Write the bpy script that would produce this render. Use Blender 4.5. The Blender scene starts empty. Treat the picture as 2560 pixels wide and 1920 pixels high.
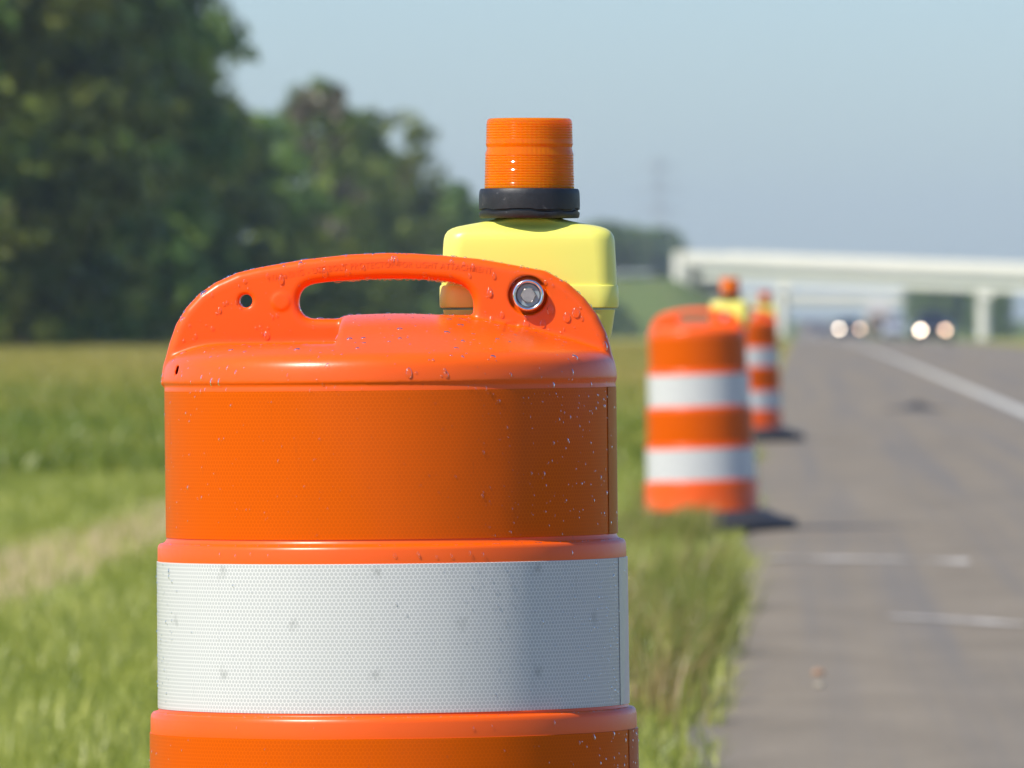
import bpy, bmesh, math, random
import numpy as np
from mathutils import Vector, Matrix, noise
from mathutils.bvhtree import BVHTree

R = math.radians
SC = bpy.context.scene
COL = SC.collection

# ------------------------------------------------------------------ camera
# world frame: the road runs along +Y, the camera stands at the origin 0.97 m above the shoulder
cam_d = bpy.data.cameras.new('camera')
cam = bpy.data.objects.new('camera', cam_d)
COL.objects.link(cam)
cam.location = (0, 0, 0.97)
cam.rotation_euler = (R(90 - 0.356), 0, R(1.537))
cam_d.sensor_width = 36
cam_d.lens = 378.4
cam_d.clip_start = 0.5
cam_d.clip_end = 9000
cam_d.dof.use_dof = True
cam_d.dof.focus_distance = 10.62
cam_d.dof.aperture_fstop = 21.0
SC.camera = cam

# ------------------------------------------------------------------ sky, sun, exposure
SUN_DIR = Vector((-0.547, -0.412, 0.729)).normalized()      # towards the sun
SUN_EL = math.asin(SUN_DIR.z)
w = bpy.data.worlds.new('World')
SC.world = w
w.use_nodes = True
nt = w.node_tree
bg = nt.nodes['Background']
sky = nt.nodes.new('ShaderNodeTexSky')
sky.sky_type = 'NISHITA'
sky.sun_disc = False
sky.sun_elevation = SUN_EL
sky.sun_rotation = math.atan2(SUN_DIR.x, SUN_DIR.y)
sky.air_density = 1.0
sky.dust_density = 0.6
sky.ozone_density = 3.0
tint = nt.nodes.new('ShaderNodeMix')
tint.data_type = 'RGBA'; tint.blend_type = 'MULTIPLY'
tint.inputs['Factor'].default_value = 1.0
tint.inputs['B'].default_value = (0.638, 0.775, 0.985, 1)
nt.links.new(sky.outputs[0], tint.inputs['A'])
nt.links.new(tint.outputs['Result'], bg.inputs['Color'])
bg.inputs['Strength'].default_value = 0.147

sl = bpy.data.lights.new('sun', 'SUN')
sl.energy = 4.9
sl.angle = R(0.53)
sl.color = (1.0, 0.935, 0.83)
so = bpy.data.objects.new('sun', sl)
COL.objects.link(so)
so.rotation_euler = SUN_DIR.to_track_quat('Z', 'Y').to_euler()
so.location = (-20, -15, 40)

SC.view_settings.view_transform = 'Standard'
SC.view_settings.look = 'None'
SC.view_settings.exposure = 0.14
SC.view_settings.gamma = 1.0
SC.view_settings.use_curve_mapping = False
SC.render.engine = 'CYCLES'
cy = SC.cycles
cy.use_denoising = True
cy.use_adaptive_sampling = False
cy.max_bounces = 8
cy.volume_bounces = 0
cy.transmission_bounces = 8
cy.transparent_max_bounces = 8
cy.caustics_reflective = False
cy.caustics_refractive = False
cy.sample_clamp_indirect = 8

# ------------------------------------------------------------------ helpers
def tag(o, label=None, cat=None, group=None, kind=None):
    if label: o['label'] = label
    if cat: o['category'] = cat
    if group: o['group'] = group
    if kind: o['kind'] = kind
    return o

def empty(name, loc=(0, 0, 0), rot=(0, 0, 0)):
    o = bpy.data.objects.new(name, None)
    COL.objects.link(o)
    o.location = loc; o.rotation_euler = rot
    o.empty_display_size = 0.2
    return o

def link(name, me, mat=None, parent=None, sharp=None, smooth=True):
    o = bpy.data.objects.new(name, me)
    COL.objects.link(o)
    if mat:
        for m in (mat if isinstance(mat, (list, tuple)) else [mat]):
            me.materials.append(m)
    if smooth and len(me.polygons):
        me.polygons.foreach_set('use_smooth', [True] * len(me.polygons))
        if sharp: me.set_sharp_from_angle(angle=R(sharp))
    if parent: o.parent = parent
    return o

def pymesh(name, v, f):
    me = bpy.data.meshes.new(name)
    me.from_pydata([tuple(p) for p in v], [], [tuple(q) for q in f])
    me.update()
    return me

def bmobj(name, bm, mat, parent=None, sharp=35, smooth=True):
    me = bpy.data.meshes.new(name)
    bmesh.ops.recalc_face_normals(bm, faces=bm.faces)
    bm.to_mesh(me); bm.free()
    return link(name, me, mat, parent, sharp, smooth)

def npmesh(name, verts, faces, attrs=None):
    """verts (n,3), faces (m,k) with k = 3 or 4, attrs {name: per-vertex float}"""
    me = bpy.data.meshes.new(name)
    n, m, k = len(verts), len(faces), faces.shape[1]
    me.vertices.add(n)
    me.vertices.foreach_set('co', np.ascontiguousarray(verts, dtype=np.float32).ravel())
    me.loops.add(m * k)
    me.loops.foreach_set('vertex_index', np.ascontiguousarray(faces, dtype=np.int32).ravel())
    me.polygons.add(m)
    me.polygons.foreach_set('loop_start', np.arange(0, m * k, k, dtype=np.int32))
    for a, val in (attrs or {}).items():
        at = me.attributes.new(a, 'FLOAT', 'POINT')
        at.data.foreach_set('value', np.ascontiguousarray(val, dtype=np.float32))
    me.update(calc_edges=True)
    me.validate()
    return me

def lathe(name, prof, segs=128, uv=False):
    """prof: list of (r, z) from top to bottom; returns a mesh turned about Z"""
    v, f = [], []
    n = len(prof)
    for i in range(segs):
        a = 2 * math.pi * i / segs
        for r, z in prof:
            v.append((r * math.sin(a), -r * math.cos(a), z))
    for i in range(segs):
        j = (i + 1) % segs
        for k in range(n - 1):
            f.append((i * n + k, i * n + k + 1, j * n + k + 1, j * n + k))
    me = pymesh(name, v, f)
    bm = bmesh.new(); bm.from_mesh(me)
    bmesh.ops.remove_doubles(bm, verts=bm.verts, dist=1e-6)
    bmesh.ops.recalc_face_normals(bm, faces=bm.faces)
    bm.to_mesh(me); bm.free()
    return me

def add_box(bm, lo, hi, mat=None, rot=None):
    x0, y0, z0 = lo; x1, y1, z1 = hi
    vs = [bm.verts.new(Vector(p) if mat is None else mat @ Vector(p)) for p in
          ((x0, y0, z0), (x1, y0, z0), (x1, y1, z0), (x0, y1, z0), (x0, y0, z1), (x1, y0, z1), (x1, y1, z1), (x0, y1, z1))]
    for q in ((0, 3, 2, 1), (4, 5, 6, 7), (0, 1, 5, 4), (1, 2, 6, 5), (2, 3, 7, 6), (3, 0, 4, 7)):
        bm.faces.new([vs[i] for i in q])
    return vs

def add_bar(bm, a, b, r, sides=6, r2=None):
    a, b = Vector(a), Vector(b)
    d = (b - a)
    q = d.to_track_quat('Z', 'Y')
    r2 = r if r2 is None else r2
    A, B = [], []
    for i in range(sides):
        t = 2 * math.pi * i / sides
        A.append(bm.verts.new(a + q @ Vector((r * math.cos(t), r * math.sin(t), 0))))
        B.append(bm.verts.new(b + q @ Vector((r2 * math.cos(t), r2 * math.sin(t), 0))))
    for i in range(sides):
        j = (i + 1) % sides
        bm.faces.new((A[i], A[j], B[j], B[i]))
    bm.faces.new(A[::-1]); bm.faces.new(B)

def loft(bm, rings, cap=True):
    V = [[bm.verts.new(p) for p in r] for r in rings]
    n = len(V[0])
    for a, b in zip(V[:-1], V[1:]):
        for i in range(n):
            j = (i + 1) % n
            bm.faces.new((a[i], a[j], b[j], b[i]))
    if cap:
        bm.faces.new(V[0][::-1]); bm.faces.new(V[-1])
    return V

def rrect(hw, hd, r, z, n=8, cx=0, cy=0):
    pts = []
    r = min(r, hw * 0.999, hd * 0.999)
    for sx, sy, a0 in ((1, 1, 0), (-1, 1, 90), (-1, -1, 180), (1, -1, 270)):
        for k in range(n + 1):
            a = R(a0 + 90 * k / n)
            pts.append((cx + sx * (hw - r) + r * math.cos(a), cy + sy * (hd - r) + r * math.sin(a), z))
    return pts

# ------------------------------------------------------------------ node helper
class NT:
    def __init__(s, name):
        s.m = bpy.data.materials.new(name); s.m.use_nodes = True
        s.t = s.m.node_tree; s.bsdf = s.t.nodes['Principled BSDF']; s.out = s.t.nodes['Material Output']
    def n(s, typ, **kw):
        o = s.t.nodes.new(typ)
        for k, v in kw.items(): setattr(o, k, v)
        return o
    def put(s, sock, v):
        if hasattr(v, 'links'): s.t.links.new(v, sock)
        elif isinstance(v, (tuple, list)) and len(v) == 3 and sock.type == 'RGBA': sock.default_value = (*v, 1)
        else: sock.default_value = v
    def math(s, op, *a, clamp=False):
        o = s.n('ShaderNodeMath', operation=op); o.use_clamp = clamp
        for i, v in enumerate(a): s.put(o.inputs[i], v)
        return o.outputs[0]
    def mix(s, f, a, b, mode='MIX'):
        o = s.n('ShaderNodeMix', data_type='RGBA', blend_type=mode)
        s.put(o.inputs['Factor'], f); s.put(o.inputs['A'], a); s.put(o.inputs['B'], b)
        return o.outputs['Result']
    def coord(s, which='Object'):
        return s.n('ShaderNodeTexCoord').outputs[which]
    def mapping(s, v, scale=(1, 1, 1), loc=(0, 0, 0)):
        o = s.n('ShaderNodeMapping'); s.t.links.new(v, o.inputs['Vector'])
        o.inputs['Scale'].default_value = scale; o.inputs['Location'].default_value = loc
        return o.outputs[0]
    def noise(s, v, scale, detail=4, rough=0.55, out=0):
        o = s.n('ShaderNodeTexNoise'); s.t.links.new(v, o.inputs['Vector'])
        o.inputs['Scale'].default_value = scale; o.inputs['Detail'].default_value = detail; o.inputs['Roughness'].default_value = rough
        return o.outputs[out]
    def ramp(s, f, *stops, interp='LINEAR'):
        o = s.n('ShaderNodeValToRGB'); cr = o.color_ramp; cr.interpolation = interp
        while len(cr.elements) < len(stops): cr.elements.new(0.5)
        for e, (p, c) in zip(cr.elements, stops):
            e.position = p; e.color = (*c, 1) if isinstance(c, (tuple, list)) else (c, c, c, 1)
        s.t.links.new(f, o.inputs[0])
        return o.outputs[0]
    def sep(s, v):
        o = s.n('ShaderNodeSeparateXYZ'); s.t.links.new(v, o.inputs[0]); return o.outputs
    def attr(s, name):
        return s.n('ShaderNodeAttribute', attribute_name=name).outputs
    def bump(s, h, strength=0.3, dist=0.01):
        o = s.n('ShaderNodeBump'); o.inputs['Strength'].default_value = strength; o.inputs['Distance'].default_value = dist
        s.t.links.new(h, o.inputs['Height']); s.t.links.new(o.outputs[0], s.bsdf.inputs['Normal'])
    def set(s, **kw):
        for k, v in kw.items(): s.put(s.bsdf.inputs[k.replace('_', ' ')], v)
        return s.m

def plain(name, col, rough=0.5, metal=0.0, var=0.12, scale=30, **kw):
    m = NT(name)
    f = m.noise(m.coord(), scale, 4)
    m.set(Base_Color=m.mix(f, tuple(c * (1 - var) for c in col), tuple(min(1, c * (1 + var)) for c in col)),
          Roughness=m.math('MULTIPLY_ADD', f, 0.15, rough - 0.07), Metallic=metal, **kw)
    return m.m

# ------------------------------------------------------------------ materials of the drum
def mat_plastic():
    m = NT('orange_plastic')
    c = m.coord()
    f = m.noise(c, 9, 3)
    fine = m.noise(c, 180, 3)
    scuff = m.ramp(m.noise(m.mapping(c, (28, 28, 3)), 3.2, 5, 0.7), (0.66, 0.0), (0.78, 1.0))
    col = m.mix(f, (0.83, 0.092, 0.001), (0.90, 0.118, 0.002))
    col = m.mix(m.math('MULTIPLY', scuff, 0.4), col, (0.30, 0.055, 0.03))
    m.set(Base_Color=col, Roughness=m.math('MULTIPLY_ADD', fine, 0.14, 0.25), Specular_IOR_Level=0.40,
          Subsurface_Weight=0.04, Subsurface_Radius=(0.006, 0.002, 0.0005), Subsurface_Scale=0.6)
    m.bump(m.noise(c, 120, 3), 0.12, 0.0006)
    return m.m

def mat_tape(name, dot, web, seam_col, coat, dotmix=1.0, rough=0.4, spots=False):
    """retro-reflective sheeting: a honeycomb of sealed cells 4.2 mm apart; uv in metres on the band"""
    m = NT(name)
    uv = m.sep(m.n('ShaderNodeUVMap').outputs[0])
    p = 0.0042
    u = m.math('DIVIDE', uv[0], p)
    v = m.math('DIVIDE', uv[1], p * 1.7320508)
    def lattice(off):
        a = m.math('SUBTRACT', m.math('FRACT', m.math('ADD', u, off)), 0.5)
        b = m.math('MULTIPLY', m.math('SUBTRACT', m.math('FRACT', m.math('ADD', v, off)), 0.5), 1.7320508)
        return m.math('SQRT', m.math('ADD', m.math('MULTIPLY', a, a), m.math('MULTIPLY', b, b)))
    d = m.math('MINIMUM', lattice(0.0), lattice(0.5))
    cell = m.ramp(d, (0.36, 1.0), (0.47, 0.0))
    c = m.coord()
    big = m.noise(c, 6, 3)
    col = m.mix(m.math('MULTIPLY', cell, dotmix), web, dot)
    col = m.mix(m.math('MULTIPLY', big, 0.14), col, tuple(x * 0.7 for x in dot))
    # grime
    gr = m.ramp(m.noise(m.mapping(c, (40, 40, 6)), 2.5, 6, 0.7), (0.62, 0.0), (0.85, 1.0))
    col = m.mix(m.math('MULTIPLY', gr, 0.25), col, tuple(x * 0.45 + 0.02 for x in dot))
    if spots:
        # faint dirt where the sheet is pressed onto the moulding: three staggered rows
        def row(v0, uoff):
            a = m.math('SUBTRACT', m.math('FRACT', m.math('ADD', m.math('DIVIDE', uv[0], 0.168), uoff)), 0.5)
            a = m.math('MULTIPLY', a, 0.168)
            b = m.math('SUBTRACT', uv[1], v0)
            return m.math('SQRT', m.math('ADD', m.math('MULTIPLY', a, a), m.math('MULTIPLY', b, b)))
        dd = m.math('MINIMUM', m.math('MINIMUM', row(0.722, 0.54), row(0.622, 0.54)), row(0.672, 0.04))
        jit = m.math('MULTIPLY', m.math('SUBTRACT', m.noise(c, 170, 3), 0.5), 0.022)
        sp = m.ramp(m.math('ADD', dd, jit), (0.0015, 1.0), (0.006, 0.0))
        col = m.mix(m.math('MULTIPLY', sp, 0.28), col, (0.10, 0.11, 0.10))
    scr = m.ramp(m.noise(m.mapping(c, (420, 420, 9)), 1.0, 2, 0.5), (0.755, 0.0), (0.80, 1.0))
    col = m.mix(m.math('MULTIPLY', scr, 0.55), col, tuple(x * 0.2 + 0.02 for x in dot))
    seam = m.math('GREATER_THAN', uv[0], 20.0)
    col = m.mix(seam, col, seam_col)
    m.set(Base_Color=col, Roughness=rough, Specular_IOR_Level=0.04, Coat_Weight=coat, Coat_Roughness=0.045, Coat_IOR=1.5)
    m.bump(m.math('ADD', m.math('MULTIPLY', m.noise(m.mapping(c, (1, 1, 0.25)), 14, 2), 1.0), m.math('MULTIPLY', cell, 0.012)), 0.25, 0.004)
    return m.m

M_PLASTIC = mat_plastic()
M_WHITE = mat_tape('white_reflective_sheeting', (0.50, 0.50, 0.49), (0.76, 0.745, 0.72), (0.66, 0.66, 0.62), 0.35, 0.95, 0.38, True)
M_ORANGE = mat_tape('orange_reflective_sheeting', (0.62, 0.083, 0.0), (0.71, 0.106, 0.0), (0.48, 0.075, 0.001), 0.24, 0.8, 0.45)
M_RUBBER = plain('black_rubber', (0.028, 0.03, 0.036), 0.65, var=0.3, scale=40)
M_YELLOW = NT('yellow_case_plastic')
_c = M_YELLOW.coord()
_f = M_YELLOW.noise(_c, 10, 4)
_d = M_YELLOW.ramp(M_YELLOW.noise(_c, 55, 6, 0.75), (0.66, 0.0), (0.76, 1.0))
M_YELLOW.set(Base_Color=M_YELLOW.mix(M_YELLOW.math('MULTIPLY', _d, 0.18), M_YELLOW.mix(_f, (0.84, 0.78, 0.13), (0.89, 0.83, 0.17)), (0.45, 0.38, 0.10)),
             Roughness=0.36, Subsurface_Weight=0.12, Subsurface_Radius=(0.012, 0.010, 0.002), Subsurface_Scale=0.5)
M_YELLOW.bump(M_YELLOW.noise(_c, 90, 3), 0.08, 0.001)
M_YELLOW = M_YELLOW.m

def mat_collar():
    m = NT('worn_black_collar')
    c = m.coord()
    f = m.noise(c, 38, 6, 0.7)
    sp = m.ramp(m.noise(c, 160, 3, 0.6), (0.64, 0.0), (0.74, 1.0))
    col = m.ramp(f, (0.3, (0.008, 0.0085, 0.01)), (0.6, (0.018, 0.019, 0.022)), (0.8, (0.06, 0.06, 0.062)))
    col = m.mix(m.math('MULTIPLY', sp, 0.35), col, (0.2, 0.2, 0.2))
    m.set(Base_Color=col, Roughness=m.math('MULTIPLY_ADD', f, 0.4, 0.3))
    m.bump(f, 0.5, 0.0015)
    return m.m
M_COLLAR = mat_collar()

def mat_lens():
    m = NT('amber_lens')
    t = m.t
    c = m.coord()
    tp = m.n('ShaderNodeBsdfTransparent'); tp.inputs[0].default_value = (1.0, 0.55, 0.03, 1)
    m.set(Base_Color=(0.84, 0.198, 0.0), Roughness=0.11, IOR=1.49, Specular_IOR_Level=0.3, Subsurface_Weight=1.0, Subsurface_Radius=(1.0, 0.3, 0.01), Subsurface_Scale=0.022)
    g = m.n('ShaderNodeMixShader'); g.inputs[0].default_value = 0.34
    t.links.new(m.bsdf.outputs[0], g.inputs[1]); t.links.new(tp.outputs[0], g.inputs[2])
    t.links.new(g.outputs[0], m.out.inputs[0])
    return m.m
M_LENS = mat_lens()
M_CORE = NT('reflector_amber')
_xyz = M_CORE.sep(M_CORE.coord())
M_CORE.set(Base_Color=(1.0, 0.86, 0.5), Roughness=0.3)
M_CORE = M_CORE.m
M_CHROME = plain('zinc_plated_steel', (0.72, 0.74, 0.78), 0.16, 1.0, 0.06, 60)
M_GREY_STEEL = plain('dull_grey_washer', (0.34, 0.41, 0.43), 0.45, 0.3, 0.15, 90)
M_BOLT = plain('weathered_bolt_steel', (0.50, 0.47, 0.43), 0.38, 0.8, 0.3, 160)

# ------------------------------------------------------------------ traffic drum: moulded top from a distance field
PX = 2173.0                      # measured: pixels of the working copy per metre at the drum
def L(px, py):                   # elevation drawing of the drum -> drum x, z in metres
    return ((px / 1.15732 - 847) / PX, 0.97 + (685 - py / 1.15732) / PX)

OUTLINE = [L(*p) for p in ((409, 958), (409.5, 948), (416, 903), (430, 852), (447, 805), (472, 765), (506, 729), (548, 701), (604, 677),
                           (660, 664.5), (772, 646), (884, 635), (980, 632), (1040, 634), (1106, 639), (1204, 649), (1288, 664.5), (1372, 681),
                           (1428, 712), (1470, 751), (1501, 793), (1524, 841), (1533, 876), (1538, 925), (1540, 958))]
SLOT = [L(*p) for p in ((754, 751), (759, 730), (772, 714), (800, 705), (884, 699), (996, 696), (1106, 702), (1150, 709), (1176, 723), (1190, 746),
                        (1192, 774), (1187, 795), (795, 796), (772, 790), (758, 774))]

def smooth_poly(pts, it=2):
    p = np.array(pts)
    for _ in range(it):
        q = np.roll(p, -1, 0)
        p = np.stack([0.75 * p + 0.25 * q, 0.25 * p + 0.75 * q], 1).reshape(-1, 2)
    return p

def poly_sdf(P, X, Z):
    d2 = np.full(X.shape, 1e9); inside = np.zeros(X.shape, bool)
    n = len(P)
    for i in range(n):
        ax, az = P[i]; bx, bz = P[(i + 1) % n]
        ex, ez = bx - ax, bz - az
        wx, wz = X - ax, Z - az
        t = np.clip((wx * ex + wz * ez) / (ex * ex + ez * ez + 1e-18), 0, 1)
        d2 = np.minimum(d2, (wx - ex * t) ** 2 + (wz - ez * t) ** 2)
        c = ((az > Z) != (bz > Z)) & (X < (bx - ax) * (Z - az) / (bz - az + 1e-18) + ax)
        inside ^= c
    d = np.sqrt(d2)
    return np.where(inside, -d, d)

def smin(a, b, k):
    h = np.clip(0.5 + 0.5 * (b - a) / k, 0, 1)
    return b * (1 - h) + a * h - k * h * (1 - h)
def smax(a, b, k): return -smin(-a, -b, k)

def make_top_mesh():
    import openvdb
    vs = 0.0015
    xs = np.arange(-0.234, 0.2341, vs); ys = np.arange(-0.234, 0.2341, vs); zs = np.arange(0.884, 1.040, vs)
    # the 2D profile of the handle plate
    X2, Z2 = np.meshgrid(xs, zs, indexing='ij')
    plate2 = poly_sdf(np.array(OUTLINE), X2, Z2)
    slot2 = poly_sdf(smooth_poly(SLOT, 1), X2, Z2)
    hx, hz = L(623, 748.5)
    hole2 = np.hypot(X2 - hx, Z2 - hz) - 0.0066
    d2 = smax(plate2, -slot2, 0.002)[:, None, :]
    hole2 = hole2[:, None, :]
    X = xs[:, None, None]; Y = ys[None, :, None]; Z = zs[None, None, :]
    H, rr = 0.0175, 0.0085
    q1 = d2 + rr; q2 = np.abs(Y) - H + rr
    plate = np.sqrt(np.maximum(q1, 0) ** 2 + np.maximum(q2, 0) ** 2) + np.minimum(np.maximum(q1, q2), 0) - rr
    # the lid: rim, rounded shoulder, low domed deck, recessed left half
    rho = np.sqrt(X * X + Y * Y)
    zl = 0.9065
    Rs = 0.055
    th = np.clip((Z - zl) / Rs, 0, 0.999)
    rprof = 0.2255 - Rs * (1 - np.sqrt(1 - th * th))
    rprof = np.where(Z < zl, 0.2255 + (Z - zl) * 0.02, rprof)
    groove = (Z < 0.9055) & (Z > 0.9015)
    rprof = np.where(groove, rprof - 0.0016, rprof)
    rprof = np.where(Z <= 0.9015, 0.2243, rprof)
    side = (rho - rprof) * np.where(Z > zl, np.sqrt(1 - th * th * 0.8), 1.0)
    dome = (Z - (0.9735 - 0.87 * rho * rho)) * 0.95
    deck = smax(side, dome, 0.008)
    cut = smax(X + 0.0465, 0.9440 - Z, 0.005)
    lid = smax(deck, -cut, 0.006)
    lid = np.maximum(lid, 0.8885 - Z)
    s = smin(lid, plate, 0.0055)
    s = smax(s, -(np.broadcast_to(hole2, s.shape)), 0.003)
    # recess round the bolt, faint moulded boss, drain slit, corner notch
    bx, bz = L(1328.4, 741.5)
    rb = np.sqrt((X - bx) ** 2 + (Z - bz) ** 2)
    rec = np.maximum(rb - 0.0188, (Y + H - 0.0055))
    s = smax(s, -rec, 0.002)
    ox, oz = L(711, 751)
    ro = np.sqrt((X - ox) ** 2 + (Z - oz) ** 2)
    boss = np.maximum(ro - 0.0085, np.abs(Y + H) - 0.0011)
    s = smin(s, boss, 0.002)
    sx, sz = L(459.5, 919)
    slit = np.maximum(np.sqrt((X - sx - (Z - sz) * 0.25) ** 2 * 1.0 + np.maximum(np.abs(Z - sz) - 0.0032, 0) ** 2) - 0.0013, Y)
    s = np.maximum(s, -slit)
    nx, nz = L(1287, 822)
    notch = np.maximum(np.maximum(np.abs(X - nx) - 0.006, np.abs(Z - nz) - 0.0045), np.maximum(Y, -(Y + 0.2)))
    nin = np.maximum(np.abs(X - nx) - 0.006, np.abs(Z - nz) - 0.0045)
    dist_s = s + 0.0012
    s = np.maximum(s, np.minimum(-np.maximum(nin, 0.0) - nin, 1) * 0 + np.where((nin < 0) & (Y < 0), s + 0.0009, s))
    g = openvdb.FloatGrid(0.01)
    g.copyFromArray(np.ascontiguousarray(np.clip(s, -0.01, 0.01), dtype=np.float32))
    pts, tris, quads = g.convertToPolygons(isovalue=0.0, adaptivity=0.0) if hasattr(g, 'convertToPolygons') else (None, None, None)
    pts = np.array(pts, dtype=np.float64)
    pts = pts * vs + np.array([xs[0], ys[0], zs[0]])
    quads = np.array(quads, dtype=np.int32)
    me = npmesh('drum_top', pts, quads)
    bm = bmesh.new(); bm.from_mesh(me)
    for _ in range(2):
        bmesh.ops.smooth_vert(bm, verts=bm.verts, factor=0.4, use_axis_x=True, use_axis_y=True, use_axis_z=True)
    bmesh.ops.recalc_face_normals(bm, faces=bm.faces)
    bm.to_mesh(me); bm.free()
    return me

def bz_body():
    """moulded body below the lid; every band sits on its own step"""
    P = [(0.2238, 0.8980), (0.2238, 0.7520), (0.2252, 0.7495), (0.2262, 0.7485),
         (0.2308, 0.7470), (0.2322, 0.7455), (0.2330, 0.7430), (0.2332, 0.7300),
         (0.2337, 0.5830), (0.2345, 0.5812), (0.2392, 0.5800), (0.2409, 0.5780), (0.2418, 0.5745), (0.2420, 0.5600),
         (0.2426, 0.4130), (0.2434, 0.4112), (0.2480, 0.4100), (0.2496, 0.4080), (0.2505, 0.4045), (0.2508, 0.3900),
         (0.2514, 0.2440), (0.2522, 0.2422), (0.2566, 0.2410), (0.2582, 0.2390), (0.2592, 0.2355), (0.2600, 0.2200),
         (0.2625, 0.1250), (0.2680, 0.1050), (0.2700, 0.0950), (0.2600, 0.0945), (0.20, 0.0945)]
    return lathe('drum_body', P, 160)

def band_mesh(name, z1, r1, z0, r0, seam=75.0):
    """sheet wrapped once round the drum, its end lapped over its start at the seam"""
    segs = 200
    v, f, uv = [], [], []
    a0 = R(seam) - 2 * math.pi
    nz = 4
    st = []
    for i in range(segs + 1):
        st.append((a0 + (2 * math.pi) * i / segs, 0.0))
    lap = R(14)
    for i in range(13):
        st.append((R(seam) + lap * i / 12, 1.0))
    zs = [z1, z1 - 0.0004] + [z1 + (z0 - z1) * k / 3 for k in (1, 2)] + [z0 + 0.0004, z0]
    for a, s_ in st:
        for k, z in enumerate(zs):
            t = (z - z1) / (z0 - z1)
            r = r1 + (r0 - r1) * t + 0.0008 + s_ * 0.0006
            if k in (0, len(zs) - 1): r -= 0.0011
            v.append((r * math.sin(a), -r * math.cos(a), z))
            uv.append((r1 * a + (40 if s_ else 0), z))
    n = len(zs)
    for i in range(len(st) - 1):
        if i == segs: continue
        for k in range(n - 1):
            f.append((i * n + k, i * n + k + 1, (i + 1) * n + k + 1, (i + 1) * n + k))
    me = pymesh(name, v, f)
    ul = me.uv_layers.new(name='UVMap')
    for lp in me.loops:
        ul.data[lp.index].uv = uv[lp.vertex_index]
    return me

TOP_ME = make_top_mesh()
TOP_BVH = BVHTree.FromPolygons([v.co.copy() for v in TOP_ME.vertices], [tuple(p.vertices) for p in TOP_ME.polygons])

def lettering_mesh():
    """the raised moulded warning along the handle, laid onto the handle's front face"""
    cu = bpy.data.curves.new('lettering', 'FONT')
    cu.body = 'WARNING - USE BOLT PROTECTOR FOR LIGHT ATTACHMENT'
    cu.size = 0.0088
    cu.space_character = 1.12
    cu.extrude = 0.00035
    cu.resolution_u = 2
    tmp = bpy.data.objects.new('lettering_tmp', cu)
    COL.objects.link(tmp)
    dg = bpy.context.evaluated_depsgraph_get()
    me = bpy.data.meshes.new_from_object(tmp.evaluated_get(dg))
    bpy.data.objects.remove(tmp); bpy.data.curves.remove(cu)
    bm = bmesh.new(); bm.from_mesh(me)
    bmesh.ops.subdivide_edges(bm, edges=[e for e in bm.edges if e.calc_length() > 0.002], cuts=1)
    xs = [v.co.x for v in bm.verts]
    x0, x1 = min(xs), max(xs)
    xa, xb = (585 - 847) / PX, (1070 - 847) / PX
    za, zm, zb = 0.97 + (685 - 606) / PX, 0.97 + (685 - 578) / PX, 0.97 + (685 - 594) / PX
    A = np.polyfit([xa, 0.5 * (xa + xb), xb], [za, zm, zb], 2)
    for v in bm.verts:
        t = (v.co.x - x0) / (x1 - x0)
        x = xa + (xb - xa) * t
        sl = 2 * A[0] * x + A[1]
        z = np.polyval(A, x) + v.co.y
        x = x - v.co.y * sl
        hit = TOP_BVH.ray_cast(Vector((x, -0.1, z)), Vector((0, 1, 0)))
        y = hit[0].y if hit[0] else -0.0175
        v.co = Vector((x, y - 0.0001 - (0.0003 if v.co.z > 0 else -0.0006), z))
    bmesh.ops.recalc_face_normals(bm, faces=bm.faces)
    bm.to_mesh(me); bm.free()
    return me

def make_drum():
    root = empty('traffic_drum')
    link('drum_top', TOP_ME, M_PLASTIC, root)
    lt = link('lettering', lettering_mesh(), M_PLASTIC, root, smooth=False)
    link('drum_body', bz_body(), M_PLASTIC, root, 50)
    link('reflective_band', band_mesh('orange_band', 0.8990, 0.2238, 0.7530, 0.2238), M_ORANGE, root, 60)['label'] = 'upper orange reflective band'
    link('reflective_band', band_mesh('white_band', 0.7300, 0.2332, 0.5840, 0.2337), M_WHITE, root, 60)['label'] = 'upper white reflective band'
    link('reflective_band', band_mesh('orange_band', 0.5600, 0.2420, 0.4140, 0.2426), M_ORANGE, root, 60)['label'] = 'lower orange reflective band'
    link('reflective_band', band_mesh('white_band', 0.3900, 0.2508, 0.2450, 0.2514), M_WHITE, root, 60)['label'] = 'lower white reflective band'
    base = [(0.20, 0.10), (0.285, 0.105), (0.305, 0.100), (0.325, 0.088), (0.365, 0.070), (0.415, 0.058), (0.432, 0.046), (0.435, 0.012), (0.42, 0.0), (0.1, 0.0)]
    link('rubber_base', lathe('rubber_base', base, 96), M_RUBBER, root, 40)
    return root

def lens_profile():
    P = [(0.0002, 0.0710), (0.030, 0.0712), (0.0405, 0.0708), (0.0421, 0.0695), (0.0427, 0.0675)]
    z = 0.0665
    def rad(z): return 0.0446 - 0.0018 * z / 0.0715
    while z > 0.0480:
        P += [(rad(z) - 0.0003, z), (rad(z) + 0.0001, z - 0.0009), (rad(z) + 0.0001, z - 0.0016)]
        z -= 0.00265
    P += [(rad(0.047), 0.0470), (rad(0.045) + 0.0003, 0.0455), (rad(0.043) - 0.0002, 0.0440), (rad(0.041) - 0.0009, 0.0420),
          (rad(0.038) - 0.0004, 0.0385), (rad(0.036) + 0.0004, 0.0360), (rad(0.034) + 0.0006, 0.0340)]
    z = 0.0330
    rr = random.Random(4)
    while z > 0.0015:
        q = rr.uniform(0.00040, 0.00060); P += [(rad(z) + 0.0005 - q, z), (rad(z) + 0.0005, z - 0.0010), (rad(z) + 0.0005, z - 0.0016)]
        z -= 0.00265
    P += [(rad(0), 0.0005), (rad(0), -0.002)]
    return P

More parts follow.
